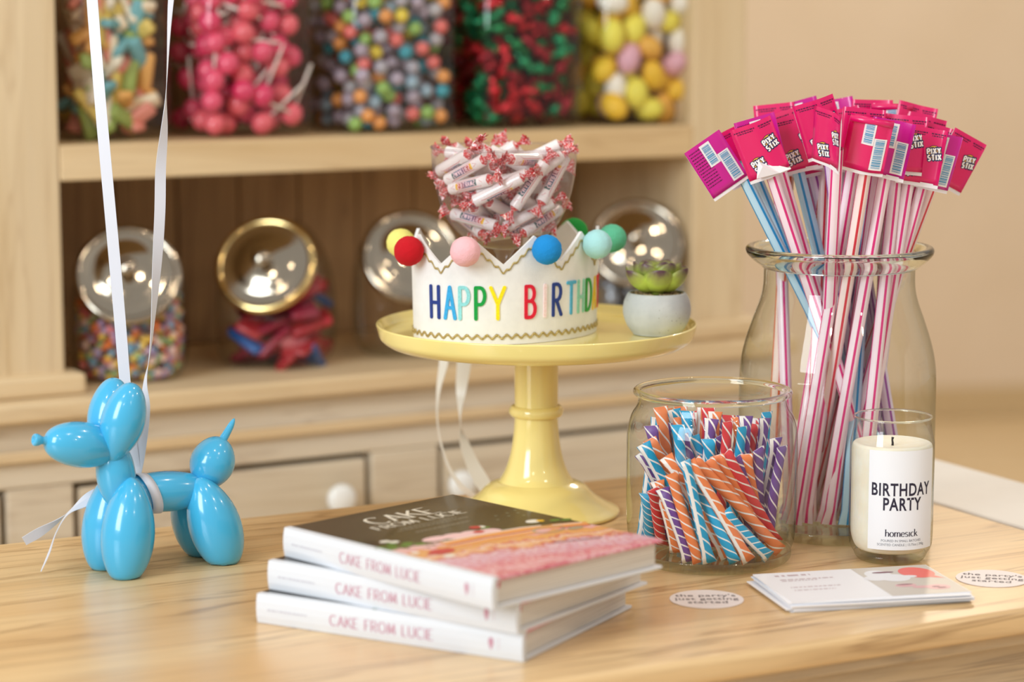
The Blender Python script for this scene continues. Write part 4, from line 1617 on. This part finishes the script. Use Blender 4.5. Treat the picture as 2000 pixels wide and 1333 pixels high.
for i in range(170):
    a, r = rg.uniform(0, 2 * PI), .0275 * math.sqrt(rg.uniform(.15, 1))
    bmesh.ops.create_icosphere(bm, subdivisions=1, radius=rg.uniform(.0008, .0017), matrix=Matrix.Translation((r * math.cos(a), r * math.sin(a), .0432)))
pb = add('pebbles', from_bm('pebbles', bm, [speckled('tan_pebbles', (120, 90, 44), (214, 190, 140), 260, .8)]), pot)
pb['kind'] = 'stuff'
kl = NT('succulent_leaf')
tcl = kl.n('TexCoord')
spl = kl.n('SeparateXYZ')
kl.l(tcl.outputs['UV'], spl.inputs[0])
nl = kl.noise(kl.coord('Object'), 120, 2)
fu = kl.math('ADD', spl.outputs[0], kl.math('MULTIPLY', kl.math('SUBTRACT', nl, .5), .22))
kl.set(color=kl.ramp(fu, [(.0, (190, 208, 84)), (.62, (180, 202, 80)), (.84, (146, 150, 82)), (.97, (96, 66, 76))]), rough=.42, sss=.08)
kl.b.inputs['Subsurface Radius'].default_value = (.004, .006, .002)


def leaf(L, W, curl):
    vs, fs, uv = [], [], []
    nt, na = 12, 12
    for i in range(nt + 1):
        t_ = i / nt
        wdt = W * (math.sin(PI * min(t_, .9) ** .85 * .93) ** .7) * (1 if t_ < .9 else (1 - t_) / .1 * .9 + .02)
        wdt = max(wdt, W * .02)
        if i == 0:
            wdt = W * .35
        hgt = wdt * .42
        x = L * t_
        z = curl * L * t_ * t_
        for k_ in range(na):
            a = 2 * PI * k_ / na
            cup_ = .25 * wdt * (math.cos(a) ** 2)
            vs.append((x, wdt * math.cos(a), z + hgt * math.sin(a) * (1.2 if math.sin(a) < 0 else .5) + cup_))
            uv.append((t_, k_ / na))
        if i:
            for k_ in range(na):
                j = (k_ + 1) % na
                fs.append(((i - 1) * na + k_, (i - 1) * na + j, i * na + j, i * na + k_))
    fs.append(tuple(range(na))[::-1])
    fs.append(tuple(range(nt * na, (nt + 1) * na)))
    return mesh('leaf', vs, fs, uv, True, [kl.m])


for cnt, L, W, el, z0, ph, curl in ((6, .0405, .0168, 17, .0485, .0, .30), (6, .0335, .0140, 34, .0530, .5, .22), (4, .0250, .0120, 52, .0570, .3, .15), (3, .017, .0085, 68, .060, .1, .1)):
    me = leaf(L, W, curl)
    for i in range(cnt):
        a = -PI / 2 + ph * 2 * PI / cnt + 2 * PI * i / cnt + rg.uniform(-.12, .12)
        o = add('leaf', me, pot, (.003 * math.cos(a), .003 * math.sin(a), z0), (0, 0, 0))
        o.rotation_euler = (Matrix.Rotation(a, 3, 'Z') @ Matrix.Rotation(-rad(el + rg.uniform(-4, 4)), 3, 'Y')).to_euler()
add('stem', lathe('stem', [(0, .042), (.007, .042), (.007, .058), (0, .060)], 12), pot, mat=kl.m)

# ================================================================== glass materials for the front jars
M_wall_glass = clear('front_jar_wall', (0.965, 0.975, 0.955), (0.42, 0.44, 0.33), ior=1.5, power=4.0)
M_base_glass = clear('front_jar_base', (0.97, 0.98, 0.955), (0.66, 0.70, 0.56), ior=1.5, power=3.0)
M_thick = solid_glass('front_jar_thick', (246, 250, 240), ior=1.45)

# ================================================================== tall jar of candy straws
JX, JY = .3405, 2.500
tj = thing('milk_bottle_jar', 'tall clear glass jar with a flared rim holding the candy straws', 'jar', (JX, JY, T + .0004))
prof = crom([(.0985, .014), (.1015, .03), (.1022, .08), (.1022, .150), (.1012, .175), (.0970, .197), (.0890, .222), (.0815, .243), (.0785, .258), (.0780, .276)], 5)
add('body', lathe('body', prof, 96), tj, mat=M_wall_glass)
add('base', lathe('base', fillet([(0, .0), (.090, .0), (.0985, .006), (.0985, .0135), (.094, .0125), (0, .0110)], .004, 4), 96), tj, mat=M_base_glass)
rimp = crom([(.0755, .2775), (.0790, .2765), (.0830, .2800), (.0900, .2850), (.0960, .2915), (.0972, .2965), (.0945, .2995), (.0890, .2985), (.0825, .2930), (.0775, .2880), (.0752, .2830)], 4)
add('rim', lathe('rim', rimp, 96, closed=True), tj, mat=M_thick)

STR = {'pink': (222, 44, 128), 'red': (214, 44, 70), 'blue': (20, 146, 208), 'purple': (150, 60, 160), 'orange': (232, 100, 50)}
BASEC = {'pink': (246, 226, 236), 'red': (248, 228, 226), 'blue': (186, 224, 244), 'purple': (224, 208, 232), 'orange': (246, 226, 214)}


def striped(n):
    k = NT('straw_' + n)
    tc = k.n('TexCoord')
    sp_ = k.n('SeparateXYZ')
    k.l(tc.outputs['UV'], sp_.inputs[0])
    f = k.math('FRACT', k.math('MULTIPLY', sp_.outputs[1], 4.0))
    st = k.math('LESS_THAN', f, .26)
    k.set(color=k.mix(st, lin(BASEC[n]), lin(STR[n])), rough=.22, coat=.3)
    return k.m


def straw_mesh(n):
    sg = 20
    prof = [(0.0, 1.35, .12), (.012, 1.25, .35), (.04, 1, 1), (.3, 1, 1), (.6, 1, 1), (1.0, 1, 1)]
    vs, fs, uv = [], [], []
    R_ = .0064
    for i, (z, a, b) in enumerate(prof):
        for k_ in range(sg + 1):
            t_ = 2 * PI * k_ / sg
            vs.append((R_ * a * math.cos(t_), R_ * b * math.sin(t_), z))
            uv.append((z, k_ / sg))
        if i:
            for k_ in range(sg):
                q = (i - 1) * (sg + 1) + k_
                fs.append((q, q + 1, q + sg + 2, q + sg + 1))
    m_ = mesh('straw_tube', vs, fs, uv, True, [striped(n)])
    return m_


SM = {n: straw_mesh(n) for n in STR}
M_pink = flat('hot_pink_print', (224, 14, 104), .28, coat=.3)
M_mag = flat('magenta_print', (204, 16, 146), .28, coat=.3)
M_tabw = flat('white_tab_paper', (240, 236, 240), .5)
M_navy = flat('navy_outline_ink', (30, 30, 84), .4)
M_logow = flat('white_logo_ink', (248, 248, 248), .4)
M_logoy = flat('yellow_logo_ink', (240, 182, 40), .4)
M_barb = flat('cyan_bar_ink', (60, 150, 196), .5)
M_dark = flat('plum_fine_print', (96, 10, 70), .5)
TW, TH = .043, .056


def tab_mesh(mat, bend, rollt=False):
    nx, nz = 8, 9
    vs, fs, mi = [], [], []
    for side in (0, 1):
        for i in range(nx + 1):
            for j in range(nz + 1):
                x = (i / nx - .5) * TW
                z = j / nz * TH
                y = tab_y(x, z, bend) + (.0014 if side else 0)
                if j == nz:
                    y = tab_y(x, z, bend) + .0007
                vs.append((x, y, z))
    K = (nx + 1) * (nz + 1)
    for side in (0, 1):
        for i in range(nx):
            for j in range(nz):
                a = side * K + i * (nz + 1) + j
                f = (a, a + nz + 1, a + nz + 2, a + 1)
                fs.append(f if side == 0 else f[::-1])
                mi.append(0)
    for i in range(nx):
        a, b = i * (nz + 1), (i + 1) * (nz + 1)
        fs.append((a, K + a, K + b, b))
        mi.append(1)
    for j in range(nz):
        for a in (j, nx * (nz + 1) + j):
            fs.append((a, a + 1, K + a + 1, K + a))
            mi.append(1)
    # strip of bare paper at the lower edge
    lo = len(vs)
    for x in (-TW / 2, 0, TW / 2):
        y = tab_y(x, 0, bend) + .0007
        vs += [(x, y, .001), (x, y, -.0035)]
    fs += [(lo, lo + 1, lo + 3, lo + 2), (lo + 2, lo + 3, lo + 5, lo + 4)]
    mi += [1, 1]
    return mesh('tab', vs, fs, None, True, [mat, M_tabw], mi)


def tab_y(x, z, bend):
    return bend * .004 * math.sin(x / TW * 5.0 + 1.0)


def logo_pieces():
    a, wa = strokes('PIXY', .0072, .0021, None, gap=.30, rnd=False, xs=.85)
    b, wb_ = strokes('STIX', .0072, .0021, None, gap=.30, rnd=False, xs=.85)
    a2, _ = strokes('PIXY', .0072, .0040, None, gap=.30, rnd=True, xs=.85)
    b2, _ = strokes('STIX', .0072, .0040, None, gap=.30, rnd=True, xs=.85)
    f = lambda p, w, y: shift(p, -w / 2, y)
    def dsc(r):
        vs_, fs_ = [], []
        for i in range(13):
            x = -r * math.cos(PI * i / 12)
            y = r * math.sin(PI * i / 12)
            vs_ += [(x, .0015 - y), (x, .0015 + y)]
            if i:
                fs_.append((2 * i - 2, 2 * i, 2 * i + 1, 2 * i - 1))
        return vs_, fs_
    ball_ = [dsc(.0098)]
    ring_ = [dsc(.0106)]
    return [(ring_, M_navy, .0), (ball_, M_logoy, .00006), (f(a2, wa, .0008) + f(b2, wb_, -.0085), M_navy, .00012), (f(a, wa, .0008) + f(b, wb_, -.0085), M_logow, .0002)]


def logo_mesh(cx, cz, rot, bend, clipx=.0205, sc=1.0):
    vs, fs, mi, mats = [], [], [], []
    for pieces, mt, n_ in logo_pieces():
        if mt not in mats:
            mats.append(mt)
        for pv, pf in shift(pieces, cx, cz, sc, rot):
            k0 = len(vs)
            for x, z in pv:
                x = max(-clipx, min(clipx, x))
                z = max(.001, min(TH - .001, z))
                vs.append((x, tab_y(x, z, bend) - .00025 - n_, z))
            for f in pf:
                fs.append(tuple(k0 + q for q in f))
                mi.append(mats.index(mt))
    return mesh('logo', vs, fs, None, False, mats, mi)


def bar_mesh(x0, x1, z0, z1, bend, seed):
    rg_ = random.Random(seed)
    vs, fs, mi = [], [], []

    def put(a, b, c, d, n_, m_):
        k0 = len(vs)
        nn = 4
        for i in range(nn + 1):
            x = a + (b - a) * i / nn
            for z in (c, d):
                vs.append((x, tab_y(x, z, bend) - n_, z))
        for i in range(nn):
            fs.append((k0 + 2 * i, k0 + 2 * i + 2, k0 + 2 * i + 3, k0 + 2 * i + 1))
            mi.append(m_)
    put(x0, x1, z0, z1, .00030, 0)
    z = z0 + .002
    while z < z1 - .002:
        h = rg_.choice((.0004, .0004, .0008, .0012))
        put(x0 + .0018, x1 - .0018, z, min(z + h, z1 - .0015), .00045, 1)
        z += h + rg_.choice((.0004, .0005, .0009))
    return mesh('barcode', vs, fs, None, False, [M_tabw, M_barb], mi)


def print_mesh(bend, seed, dense=False):
    rg_ = random.Random(seed)
    ps = []
    if dense:
        for q in range(13):
            ps += fineprint(-.019, -.003, TH * .90 - q * .0033, .0011, rg_)
    else:
        ps += fineprint(-.019, .002, TH * .90, .0013, rg_) + fineprint(-.016, .000, TH * .90 - .0021, .0011, rg_) + fineprint(.006, .020, TH * .90, .0013, rg_) + fineprint(.007, .018, TH * .90 - .0021, .0011, rg_)
    return relief('fine_print', ps, lambda x, z, n_: (x, tab_y(x, z, bend) - .0002 - n_, z), M_dark)


BENDS = (.0, .6, -.7)
TABF = [(tab_mesh(M_pink, b), b) for b in BENDS]
TABB = [(tab_mesh(M_mag, b), b) for b in BENDS]
LOGO = [(logo_mesh(.012, .031, rad(14), b, sc=.72), logo_mesh(-.006, .013, rad(12), b, sc=.72), logo_mesh(-.0215, .037, rad(14), b, sc=.62)) for b in BENDS]
BARS = [(bar_mesh(.006, .0185, .003, .036, b, 4), bar_mesh(-.006, .0058, .028, .053, b, 6)) for b in BENDS]
PRF = [print_mesh(b, 3) for b in BENDS]
PRB = [print_mesh(b, 4, True) for b in BENDS]
TOPR = tube('tab_fold', [(-TW / 2, 0, 0), (0, 0, 0), (TW / 2, 0, 0)], .0032, 10, mats=[M_pink])

FLZ = .0135
# (colour, top pixel, top distance, foot offset in the jar, tab face, tab sideways shift, turn, lean, label)
STRAWS = [
    ('blue', (1446, 340), 2.455, (.060, -.006), 'B', -.018, -.15, -.10, 'leftmost blue striped candy straw with a barcode on its magenta tab'),
    ('blue', (1472, 335), 2.500, (.064, .018), 'F', -.008, -.15, -.02, 'blue striped candy straw second from the left in tall jar'),
    ('pink', (1503, 328), 2.436, (.020, -.046), 'F', -.002, .05, -.05, 'pink striped candy straw with a torn paper corner under its tab'),
    ('pink', (1520, 318), 2.462, (.046, -.034), 'B', -.014, -.10, .03, 'pink striped candy straw with a magenta tab behind the torn one'),
    ('blue', (1556, 322), 2.485, (.052, .004), 'F', .006, .25, .02, 'blue striped candy straw between pink straws in tall jar'),
    ('purple', (1618, 288), 2.462, (.034, -.012), 'F', -.003, -.10, -.18, 'purple striped candy straw with the highest tilted pink tab'),
    ('orange', (1586, 330), 2.535, (.016, .036), 'F', .0, .3, .05, 'orange striped candy straw standing behind the purple one'),
    ('pink', (1634, 312), 2.398, (-.036, -.058), 'F', -.003, 1.05, .0, 'pink striped candy straw with its tab turned edge on'),
    ('red', (1692, 320), 2.402, (-.022, -.066), 'R', -.004, .12, .05, 'red and pink striped candy straw with a rolled tab and barcode'),
    ('pink', (1668, 310), 2.445, (-.048, -.044), 'F', .004, .0, -.05, 'pink striped candy straw behind the rolled tab'),
    ('pink', (1730, 332), 2.425, (-.004, -.070), 'B', -.002, .2, .05, 'pink striped candy straw with a barcode tab in the middle right'),
    ('pink', (1752, 325), 2.452, (.016, -.064), 'F', .003, .05, .0, 'pink striped candy straw with a pink logo tab beside the barcode tab'),
    ('blue', (1702, 330), 2.490, (.006, -.046), 'F', .0, .0, .0, 'blue striped candy straw mostly hidden behind red ones'),
    ('pink', (1775, 345), 2.452, (.036, -.052), 'F', .008, .1, .03, 'pink striped candy straw third from the right in tall jar'),
    ('pink', (1802, 352), 2.460, (.000, -.024), 'B', .004, -.2, .02, 'pink striped candy straw with a barcode tab second from the right'),
    ('red', (1826, 345), 2.500, (-.010, .012), 'F', .010, -.35, .16, 'rightmost candy straw with its pink tab leaning outward'),
    ('purple', (1700, 292), 2.560, (.030, .030), 'F', .0, .1, .0, 'candy straw with a tab peeking over the back row, right of centre'),
    ('red', (1735, 300), 2.550, (.044, .016), 'R', .0, .0, .0, 'candy straw with a rolled pink tab in the back row'),
    ('pink', (1580, 290), 2.560, (.060, .040), 'B', .0, .1, -.05, 'candy straw with a magenta tab in the back row left of centre'),
    ('purple', (1768, 300), 2.545, (.062, .006), 'F', .0, -.1, .1, 'purple striped candy straw at the back right of tall jar'),
    ('orange', (1540, 330), 2.540, (-.066, .020), 'F', .0, -.1, .0, 'orange striped candy straw at the left back of tall jar'),
    ('pink', (1520, 300), 2.555, (-.072, .010), 'F', .0, .1, -.06, 'pink striped candy straw against the left wall of tall jar'),
    ('blue', (1640, 290), 2.580, (.074, .012), 'B', .0, .0, .0, 'blue striped candy straw leaning to the far right inside'),
    ('purple', (1655, 310), 2.540, (.072, -.016), 'F', .0, -.1, -.05, 'purple striped candy straw leaning right behind the candle'),
    ('red', (1745, 330), 2.500, (-.030, -.012), 'F', .0, .1, .05, 'red striped candy straw in the middle of tall jar'),
    ('purple', (1690, 320), 2.520, (-.050, .004), 'F', .0, .0, .0, 'purple striped candy straw crossing the middle of tall jar'),
    ('pink', (1780, 320), 2.520, (.010, .024), 'F', .0, -.2, .08, 'pink striped candy straw in the back right of tall jar'),
]
rg = random.Random(31)
PLACE_ = ['behind the torn tab', 'left of the edge-on tab', 'behind the edge-on tab', 'leaning right from the left side', 'right of the rolled tab', 'in the rear centre', 'behind the barcode tabs', 'near the right side', 'in the rear left', 'below the rolled tab', 'leaning furthest right', 'left of the middle']
for c, tp, Yt, ft_ in (('pink', (1560, 310), 2.52, (.056, -.022)), ('red', (1610, 320), 2.50, (-.030, -.030)), ('pink', (1650, 330), 2.52, (-.052, -.026)), ('purple', (1585, 330), 2.50, (.066, .004)),
                       ('pink', (1715, 325), 2.475, (-.012, -.044)), ('purple', (1730, 320), 2.54, (-.040, .020)), ('pink', (1760, 330), 2.49, (.022, -.034)), ('red', (1790, 335), 2.50, (.010, -.006)), ('orange', (1625, 320), 2.56, (.050, .030)),
                       ('pink', (1680, 325), 2.500, (-.036, -.036)), ('purple', (1640, 325), 2.53, (.076, -.004)), ('blue', (1600, 325), 2.515, (.030, -.050))):
    STRAWS.append((c, tp, Yt, ft_, 'F', 0, rg.uniform(-.3, .3), rg.uniform(-.1, .1), c + ' striped candy straw packed in tall jar, ' + PLACE_.pop(0)))
for i, (c, tp, Yt, ft_, face, sh, turn, lean, lab) in enumerate(STRAWS):
    B_ = Vector((JX + ft_[0], JY + ft_[1], T + FLZ))
    P_ = at(tp[0], tp[1], Yt)
    # keep inside the neck
    for _ in range(20):
        f = (T + .288 - B_.z) / (P_.z - B_.z)
        q = B_ + (P_ - B_) * f
        o2 = Vector((q.x - JX, q.y - JY))
        if o2.length > .0680:
            k_ = o2 * (1 - .0680 / o2.length) / (1 - f)
            B_ -= Vector((k_.x, k_.y, 0))
            rr = Vector((B_.x - JX, B_.y - JY))
            if rr.length > .084:
                rr *= .084 / rr.length
                B_.x, B_.y = JX + rr.x, JY + rr.y
                P_ = B_ + (Vector((JX + o2.x * .0675 / o2.length, JY + o2.y * .0675 / o2.length, q.z)) - B_) / f
                break
        else:
            break
    d = (P_ - B_)
    L = d.length
    d.normalize()
    y_ = Vector((math.sin(turn), math.cos(turn), 0))
    y_ = (y_ - d * y_.dot(d)).normalized()
    x_ = y_.cross(d)
    o = bpy.data.objects.new('candy_straw', None)
    COL.objects.link(o)
    o.location = B_
    o.rotation_euler = Matrix((x_, y_, d)).transposed().to_euler()
    tag(o, lab, 'candy straw', 'candy straws in the tall jar')
    s_ = add('straw_tube', SM[c], o)
    s_.scale = (1, 1, L + .012)
    s_.rotation_euler = (0, 0, 0)
    bi = i % 3
    me, bend = (TABB if face == 'B' else TABF)[bi]
    tb_ = add('tab', me, o, (sh, -.0078 - abs(bend) * .004, L - .004), (0, lean, 0))
    if face == 'F':
        add('logo', LOGO[bi][0], tb_)
        add('logo', LOGO[bi][1], tb_)
        add('fine_print', PRF[bi], tb_)
    else:
        add('barcode', BARS[bi][0], tb_)
        add('barcode', BARS[bi][1], tb_)
        if face == 'B':
            add('fine_print', PRB[bi], tb_)
        else:
            add('tab_fold', TOPR, tb_, (0, -.001, TH - .004))
    if i == 2:
        tornm = mesh('torn_corner', [(-.006, -.0012, .018), (.022, -.0022, -.002), (.010, -.0060, -.001), (-.014, -.0050, .002), (-.004, -.0075, .012)], [(0, 3, 4), (0, 4, 2), (0, 2, 1), (4, 3, 2)], None, False, [M_tabw])
        add('torn_corner', tornm, tb_)

# ================================================================== low jar of paper-wrapped candy sticks
LX, LY = .1985, 2.360
lj = thing('low_glass_jar', 'wide low glass jar full of striped paper candy sticks', 'jar', (LX, LY, T + .0004))
prof = crom([(.0795, .013), (.0830, .026), (.0846, .055), (.0846, .115), (.0838, .132), (.0805, .145), (.0755, .1535), (.0735, .160), (.0735, .166)], 5)
add('body', lathe('body', prof, 96), lj, mat=M_wall_glass)
add('base', lathe('base', fillet([(0, 0), (.074, 0), (.0800, .005), (.0796, .0128), (.076, .0110), (0, .0095)], .003, 4), 96), lj, mat=M_base_glass)
add('rim', lathe('rim', [(.0748 + .0040 * math.cos(q * PI / 6), .1690 + .0036 * math.sin(q * PI / 6)) for q in range(12)], 96, closed=True), lj, mat=M_thick)

PC = {'orange': (238, 132, 76), 'blue': (10, 160, 210), 'purple': (112, 70, 150), 'red': (222, 56, 66)}


def stick_mat(n):
    k = NT('paper_stick_' + n)
    tc = k.n('TexCoord')
    sp_ = k.n('SeparateXYZ')
    k.l(tc.outputs['UV'], sp_.inputs[0])
    f = k.math('FRACT', k.math('ADD', k.math('MULTIPLY', sp_.outputs[0], 8.0), k.math('MULTIPLY', sp_.outputs[1], 3.0)))
    st = k.math('LESS_THAN', f, .17)
    band_ = k.math('LESS_THAN', k.math('ABSOLUTE', k.math('SUBTRACT', sp_.outputs[1], .63)), .06)
    m_ = k.math('MAXIMUM', st, band_)
    k.set(color=k.mix(m_, lin(PC[n]), lin((246, 240, 238))), rough=.45)
    return k.m


SLN = .135


def pstick(n, seed):
    rg_ = random.Random(seed)
    sg, nz = 16, 16
    vs, fs, uv = [], [], []
    bx_, by_ = rg_.uniform(-.002, .002), rg_.uniform(-.001, .001)
    tws = rg_.uniform(-.8, .8)
    for i in range(nz + 1):
        t_ = i / nz
        e_ = min(t_, 1 - t_)
        w_ = .0054 + .0022 * max(0, 1 - e_ / .10)
        h_ = .0040 - .0034 * max(0, 1 - e_ / .10)
        cx_ = bx_ * math.sin(PI * t_)
        cy_ = by_ * math.sin(2 * PI * t_)
        for k_ in range(sg + 1):
            a = 2 * PI * k_ / sg
            x, y = w_ * math.cos(a), h_ * math.sin(a)
            tt = tws * (t_ - .5)
            vs.append((cx_ + x * math.cos(tt) - y * math.sin(tt), cy_ + x * math.sin(tt) + y * math.cos(tt), t_ * SLN))
            uv.append((t_, k_ / sg))
        if i:
            for k_ in range(sg):
                q = (i - 1) * (sg + 1) + k_
                fs.append((q, q + 1, q + sg + 2, q + sg + 1))
    fs.append(tuple(range(sg))[::-1])
    fs.append(tuple(range(nz * (sg + 1), nz * (sg + 1) + sg)))
    return mesh('candy_stick', vs, fs, uv, True, None)


PM = {}
for n_ in PC:
    mt = stick_mat(n_)
    PM[n_] = []
    for q in range(3):
        m_ = pstick(n_, q * 7 + len(n_))
        m_.materials.append(mt)
        PM[n_].append(m_)
rg = random.Random(64)
sticks = []


def try_stick(bx_, by_, tx2, ty2, sc_, col, dm=.0078, force=False):
    L = SLN * sc_
    dh = math.hypot(tx2 - bx_, ty2 - by_)
    if dh > L * .85:
        return False
    a = Vector((bx_, by_, .0125))
    b = Vector((tx2, ty2, .0125 + math.sqrt(L * L - dh * dh)))
    if math.hypot(bx_, by_) > .0715:
        return False
    lim = .0765 if b.z < .135 else .066
    if math.hypot(tx2, ty2) > lim:
        return False
    if not force:
        for o in sticks:
            if capsule_d(a, b, o[0], o[1]) < dm:
                return False
    sticks.append((a, b, col, sc_))
    return True


# the sticks that read clearly through the front wall
for col, tp, Yt, bp in (('blue', (1338, 900), 2.292, (1385, 1105)), ('orange', (1312, 925), 2.300, (1362, 1105)), ('blue', (1352, 930), 2.308, (1440, 1102)), ('orange', (1345, 902), 2.298, (1466, 1098)),
                        ('orange', (1357, 900), 2.307, (1528, 1078)), ('orange', (1382, 900), 2.314, (1512, 1066)), ('orange', (1400, 890), 2.320, (1500, 1060)), ('red', (1418, 884), 2.322, (1530, 1058)),
                        ('purple', (1440, 892), 2.332, (1515, 1050)), ('orange', (1456, 888), 2.332, (1525, 1045)), ('purple', (1482, 876), 2.335, (1535, 1040)), ('purple', (1515, 856), 2.350, (1522, 1035)),
                        ('blue', (1248, 868), 2.325, (1375, 1075)), ('purple', (1252, 884), 2.338, (1352, 1060)), ('orange', (1300, 892), 2.314, (1420, 1090)), ('purple', (1292, 955), 2.302, (1345, 1098)),
                        ('red', (1276, 955), 2.318, (1292, 1065)), ('blue', (1262, 965), 2.335, (1268, 1065)), ('orange', (1283, 940), 2.328, (1320, 1080)), ('orange', (1290, 795), 2.368, (1330, 1060)),
                        ('blue', (1316, 800), 2.385, (1345, 1050)), ('blue', (1340, 803), 2.372, (1355, 1060)), ('red', (1368, 806), 2.392, (1390, 1050)), ('purple', (1272, 832), 2.355, (1300, 1060)),
                        ('orange', (1442, 815), 2.372, (1458, 1050)), ('blue', (1384, 858), 2.335, (1398, 1060)), ('blue', (1498, 805), 2.400, (1505, 1040)), ('red', (1470, 828), 2.395, (1440, 1040)),
                        ('purple', (1528, 872), 2.352, (1500, 1060)), ('blue', (1415, 1000), 2.296, (1508, 1090)), ('purple', (1408, 850), 2.350, (1430, 1050)), ('orange', (1268, 858), 2.350, (1390, 1060)), ('purple', (1330, 850), 2.350, (1410, 1060))):
    b_ = on(bp[0], bp[1], .0125) - Vector((LX, LY, T))
    rr = math.hypot(b_.x, b_.y)
    if rr > .0705:
        b_.x *= .0705 / rr
        b_.y *= .0705 / rr
    t_ = at(tp[0], tp[1], Yt) - Vector((LX, LY, T))
    rr = math.hypot(t_.x, t_.y)
    if rr > .0775:
        t_.x *= .0775 / rr
        t_.y *= .0775 / rr
    sticks.append((b_, t_, col, (t_ - b_).length / SLN))
for _ in range(9000):
    if len(sticks) >= 66:
        break
    a, r = rg.uniform(0, 2 * PI), .070 * math.sqrt(rg.random())
    bx_, by_ = r * math.cos(a), r * math.sin(a)
    if by_ < -.005:
        continue
    tx2 = bx_ - rg.uniform(-.02, .07)
    ty2 = by_ + rg.uniform(-.02, .04)
    col = rg.choices(list(PC), (4, 3, 2.5, 1.5))[0]
    try_stick(bx_, by_, tx2, ty2, rg.uniform(.9, 1.06), col)
for i, (a, b, col, sc_) in enumerate(sticks):
    d = (b - a).normalized()
    y_ = Vector((rg.uniform(-.5, .5), 1, 0))
    y_ = (y_ - d * y_.dot(d)).normalized()
    x_ = y_.cross(d)
    o = add('candy_stick', rg.choice(PM[col]), None, Vector((LX, LY, T)) + a)
    o.rotation_euler = (Matrix((x_, y_, d)).transposed() @ Matrix.Rotation(rg.choice((0, PI, PI)), 3, 'Z')).to_euler()
    o.scale = (1, 1, sc_)
    side_ = ('at the left' if b.x < -.03 else 'at the right' if b.x > .03 else 'in the middle') + (' behind the front glass' if a.y < -.03 else ' further back')
    tag(o, col + ' striped paper candy stick in low jar, ' + side_, 'candy stick', 'candy sticks in the low jar')

# ================================================================== candle
KX, KY = .3778, 2.3615
can = thing('jar_candle', 'cream jar candle with a white paper label on the table', 'candle', (KX, KY, T + .0004))
M_cwall = clear('candle_glass', (0.97, 0.975, 0.965), (0.50, 0.52, 0.44), ior=1.5, power=4.0)
prof = crom([(.0355, .006), (.0400, .014), (.0414, .024), (.0416, .06), (.0416, .112), (.0408, .122), (.0388, .132), (.0378, .139), (.0380, .144)], 5)
glass = add('glass', lathe('glass', prof, 80), can, mat=M_cwall)
add('rim', lathe('rim', [(.0379 + .0010 * math.cos(q * PI / 4), .1442 + .0011 * math.sin(q * PI / 4)) for q in range(8)], 80, closed=True), can, mat=M_thick)
add('base', lathe('base', fillet([(0, 0), (.032, 0), (.0352, .004), (.0365, .0075), (.033, .0100), (0, .0095)], .002, 4), 80), can, mat=M_base_glass)
kw = NT('cream_wax')
kw.set(color=kw.ramp(kw.noise(kw.coord('Object'), 55, 4), [(.35, (247, 238, 216)), (.7, (252, 247, 232))]), rough=.5, sss=.25)
kw.b.inputs['Subsurface Radius'].default_value = (.01, .008, .005)
kw.bump(kw.noise(kw.coord('Object'), 70, 4), .25, .002)
wax = fillet([(0, .0102), (.033, .0104), (.0375, .018), (.0398, .028), (.0401, .112), (.0385, .1190), (.030, .1172), (.012, .1150), (0, .1145)], .004, 4)
add('wax', lathe('wax', wax, 64), can, mat=kw.m)
add('wick', tube('wick', [(0, 0, .1135), (.0002, 0, .117), (-.0003, 0, .120), (.0002, 0, .1228)], [.0013, .0011, .0009, .0014], 10), can, mat=flat('charred_wick', (40, 32, 30), .9))
M_label = flat('white_paper_label', (240, 242, 246), .5)
rL = .0420
ph0 = rad(6.5)
lf = lambda x, y, n_: ((rL + n_) * math.sin(ph0 + x / rL), -(rL + n_) * math.cos(ph0 + x / rL), y)
hw_ = rad(50) * rL
lb = add('label', relief('label', [rect(-hw_ + .002, hw_ + .002, .0175, .1165, 24)], lf, M_label), can)
for p_ in lb.data.polygons:
    p_.use_smooth = True
M_ink = flat('dark_navy_ink', (34, 28, 52), .5)
M_ink2 = flat('grey_label_ink', (130, 134, 142), .5)
lf2 = lambda x, y, n_: lf(x, y, n_ + .00015)
ps = shift(sans('BIRTHDAY', .0176, .022, xs=.70), 0, .0720) + shift(sans('PARTY', .0176, .022, xs=.70), 0, .0575)
add('lettering', relief('lettering', ps, lf2, M_ink), lb)
hp_, w_ = strokes('homesick', .0100, .0015, .0005, gap=.10, serif=.10, rnd=False, step=.1)
add('brand_lettering', relief('brand_lettering', shift(hp_, -.0165, .0312, .033 / w_), lf2, M_ink), lb)
sm_ = shift(sans('POURED IN SMALL BATCHES', .0034, .0, xs=.95), 0, .0258) + shift(sans('SCENTED CANDLE | 13.75oz | 390g', .0034, .0, xs=.95), 0, .0218)
add('small_lettering', relief('small_lettering', sm_, lf2, M_ink2), lb)
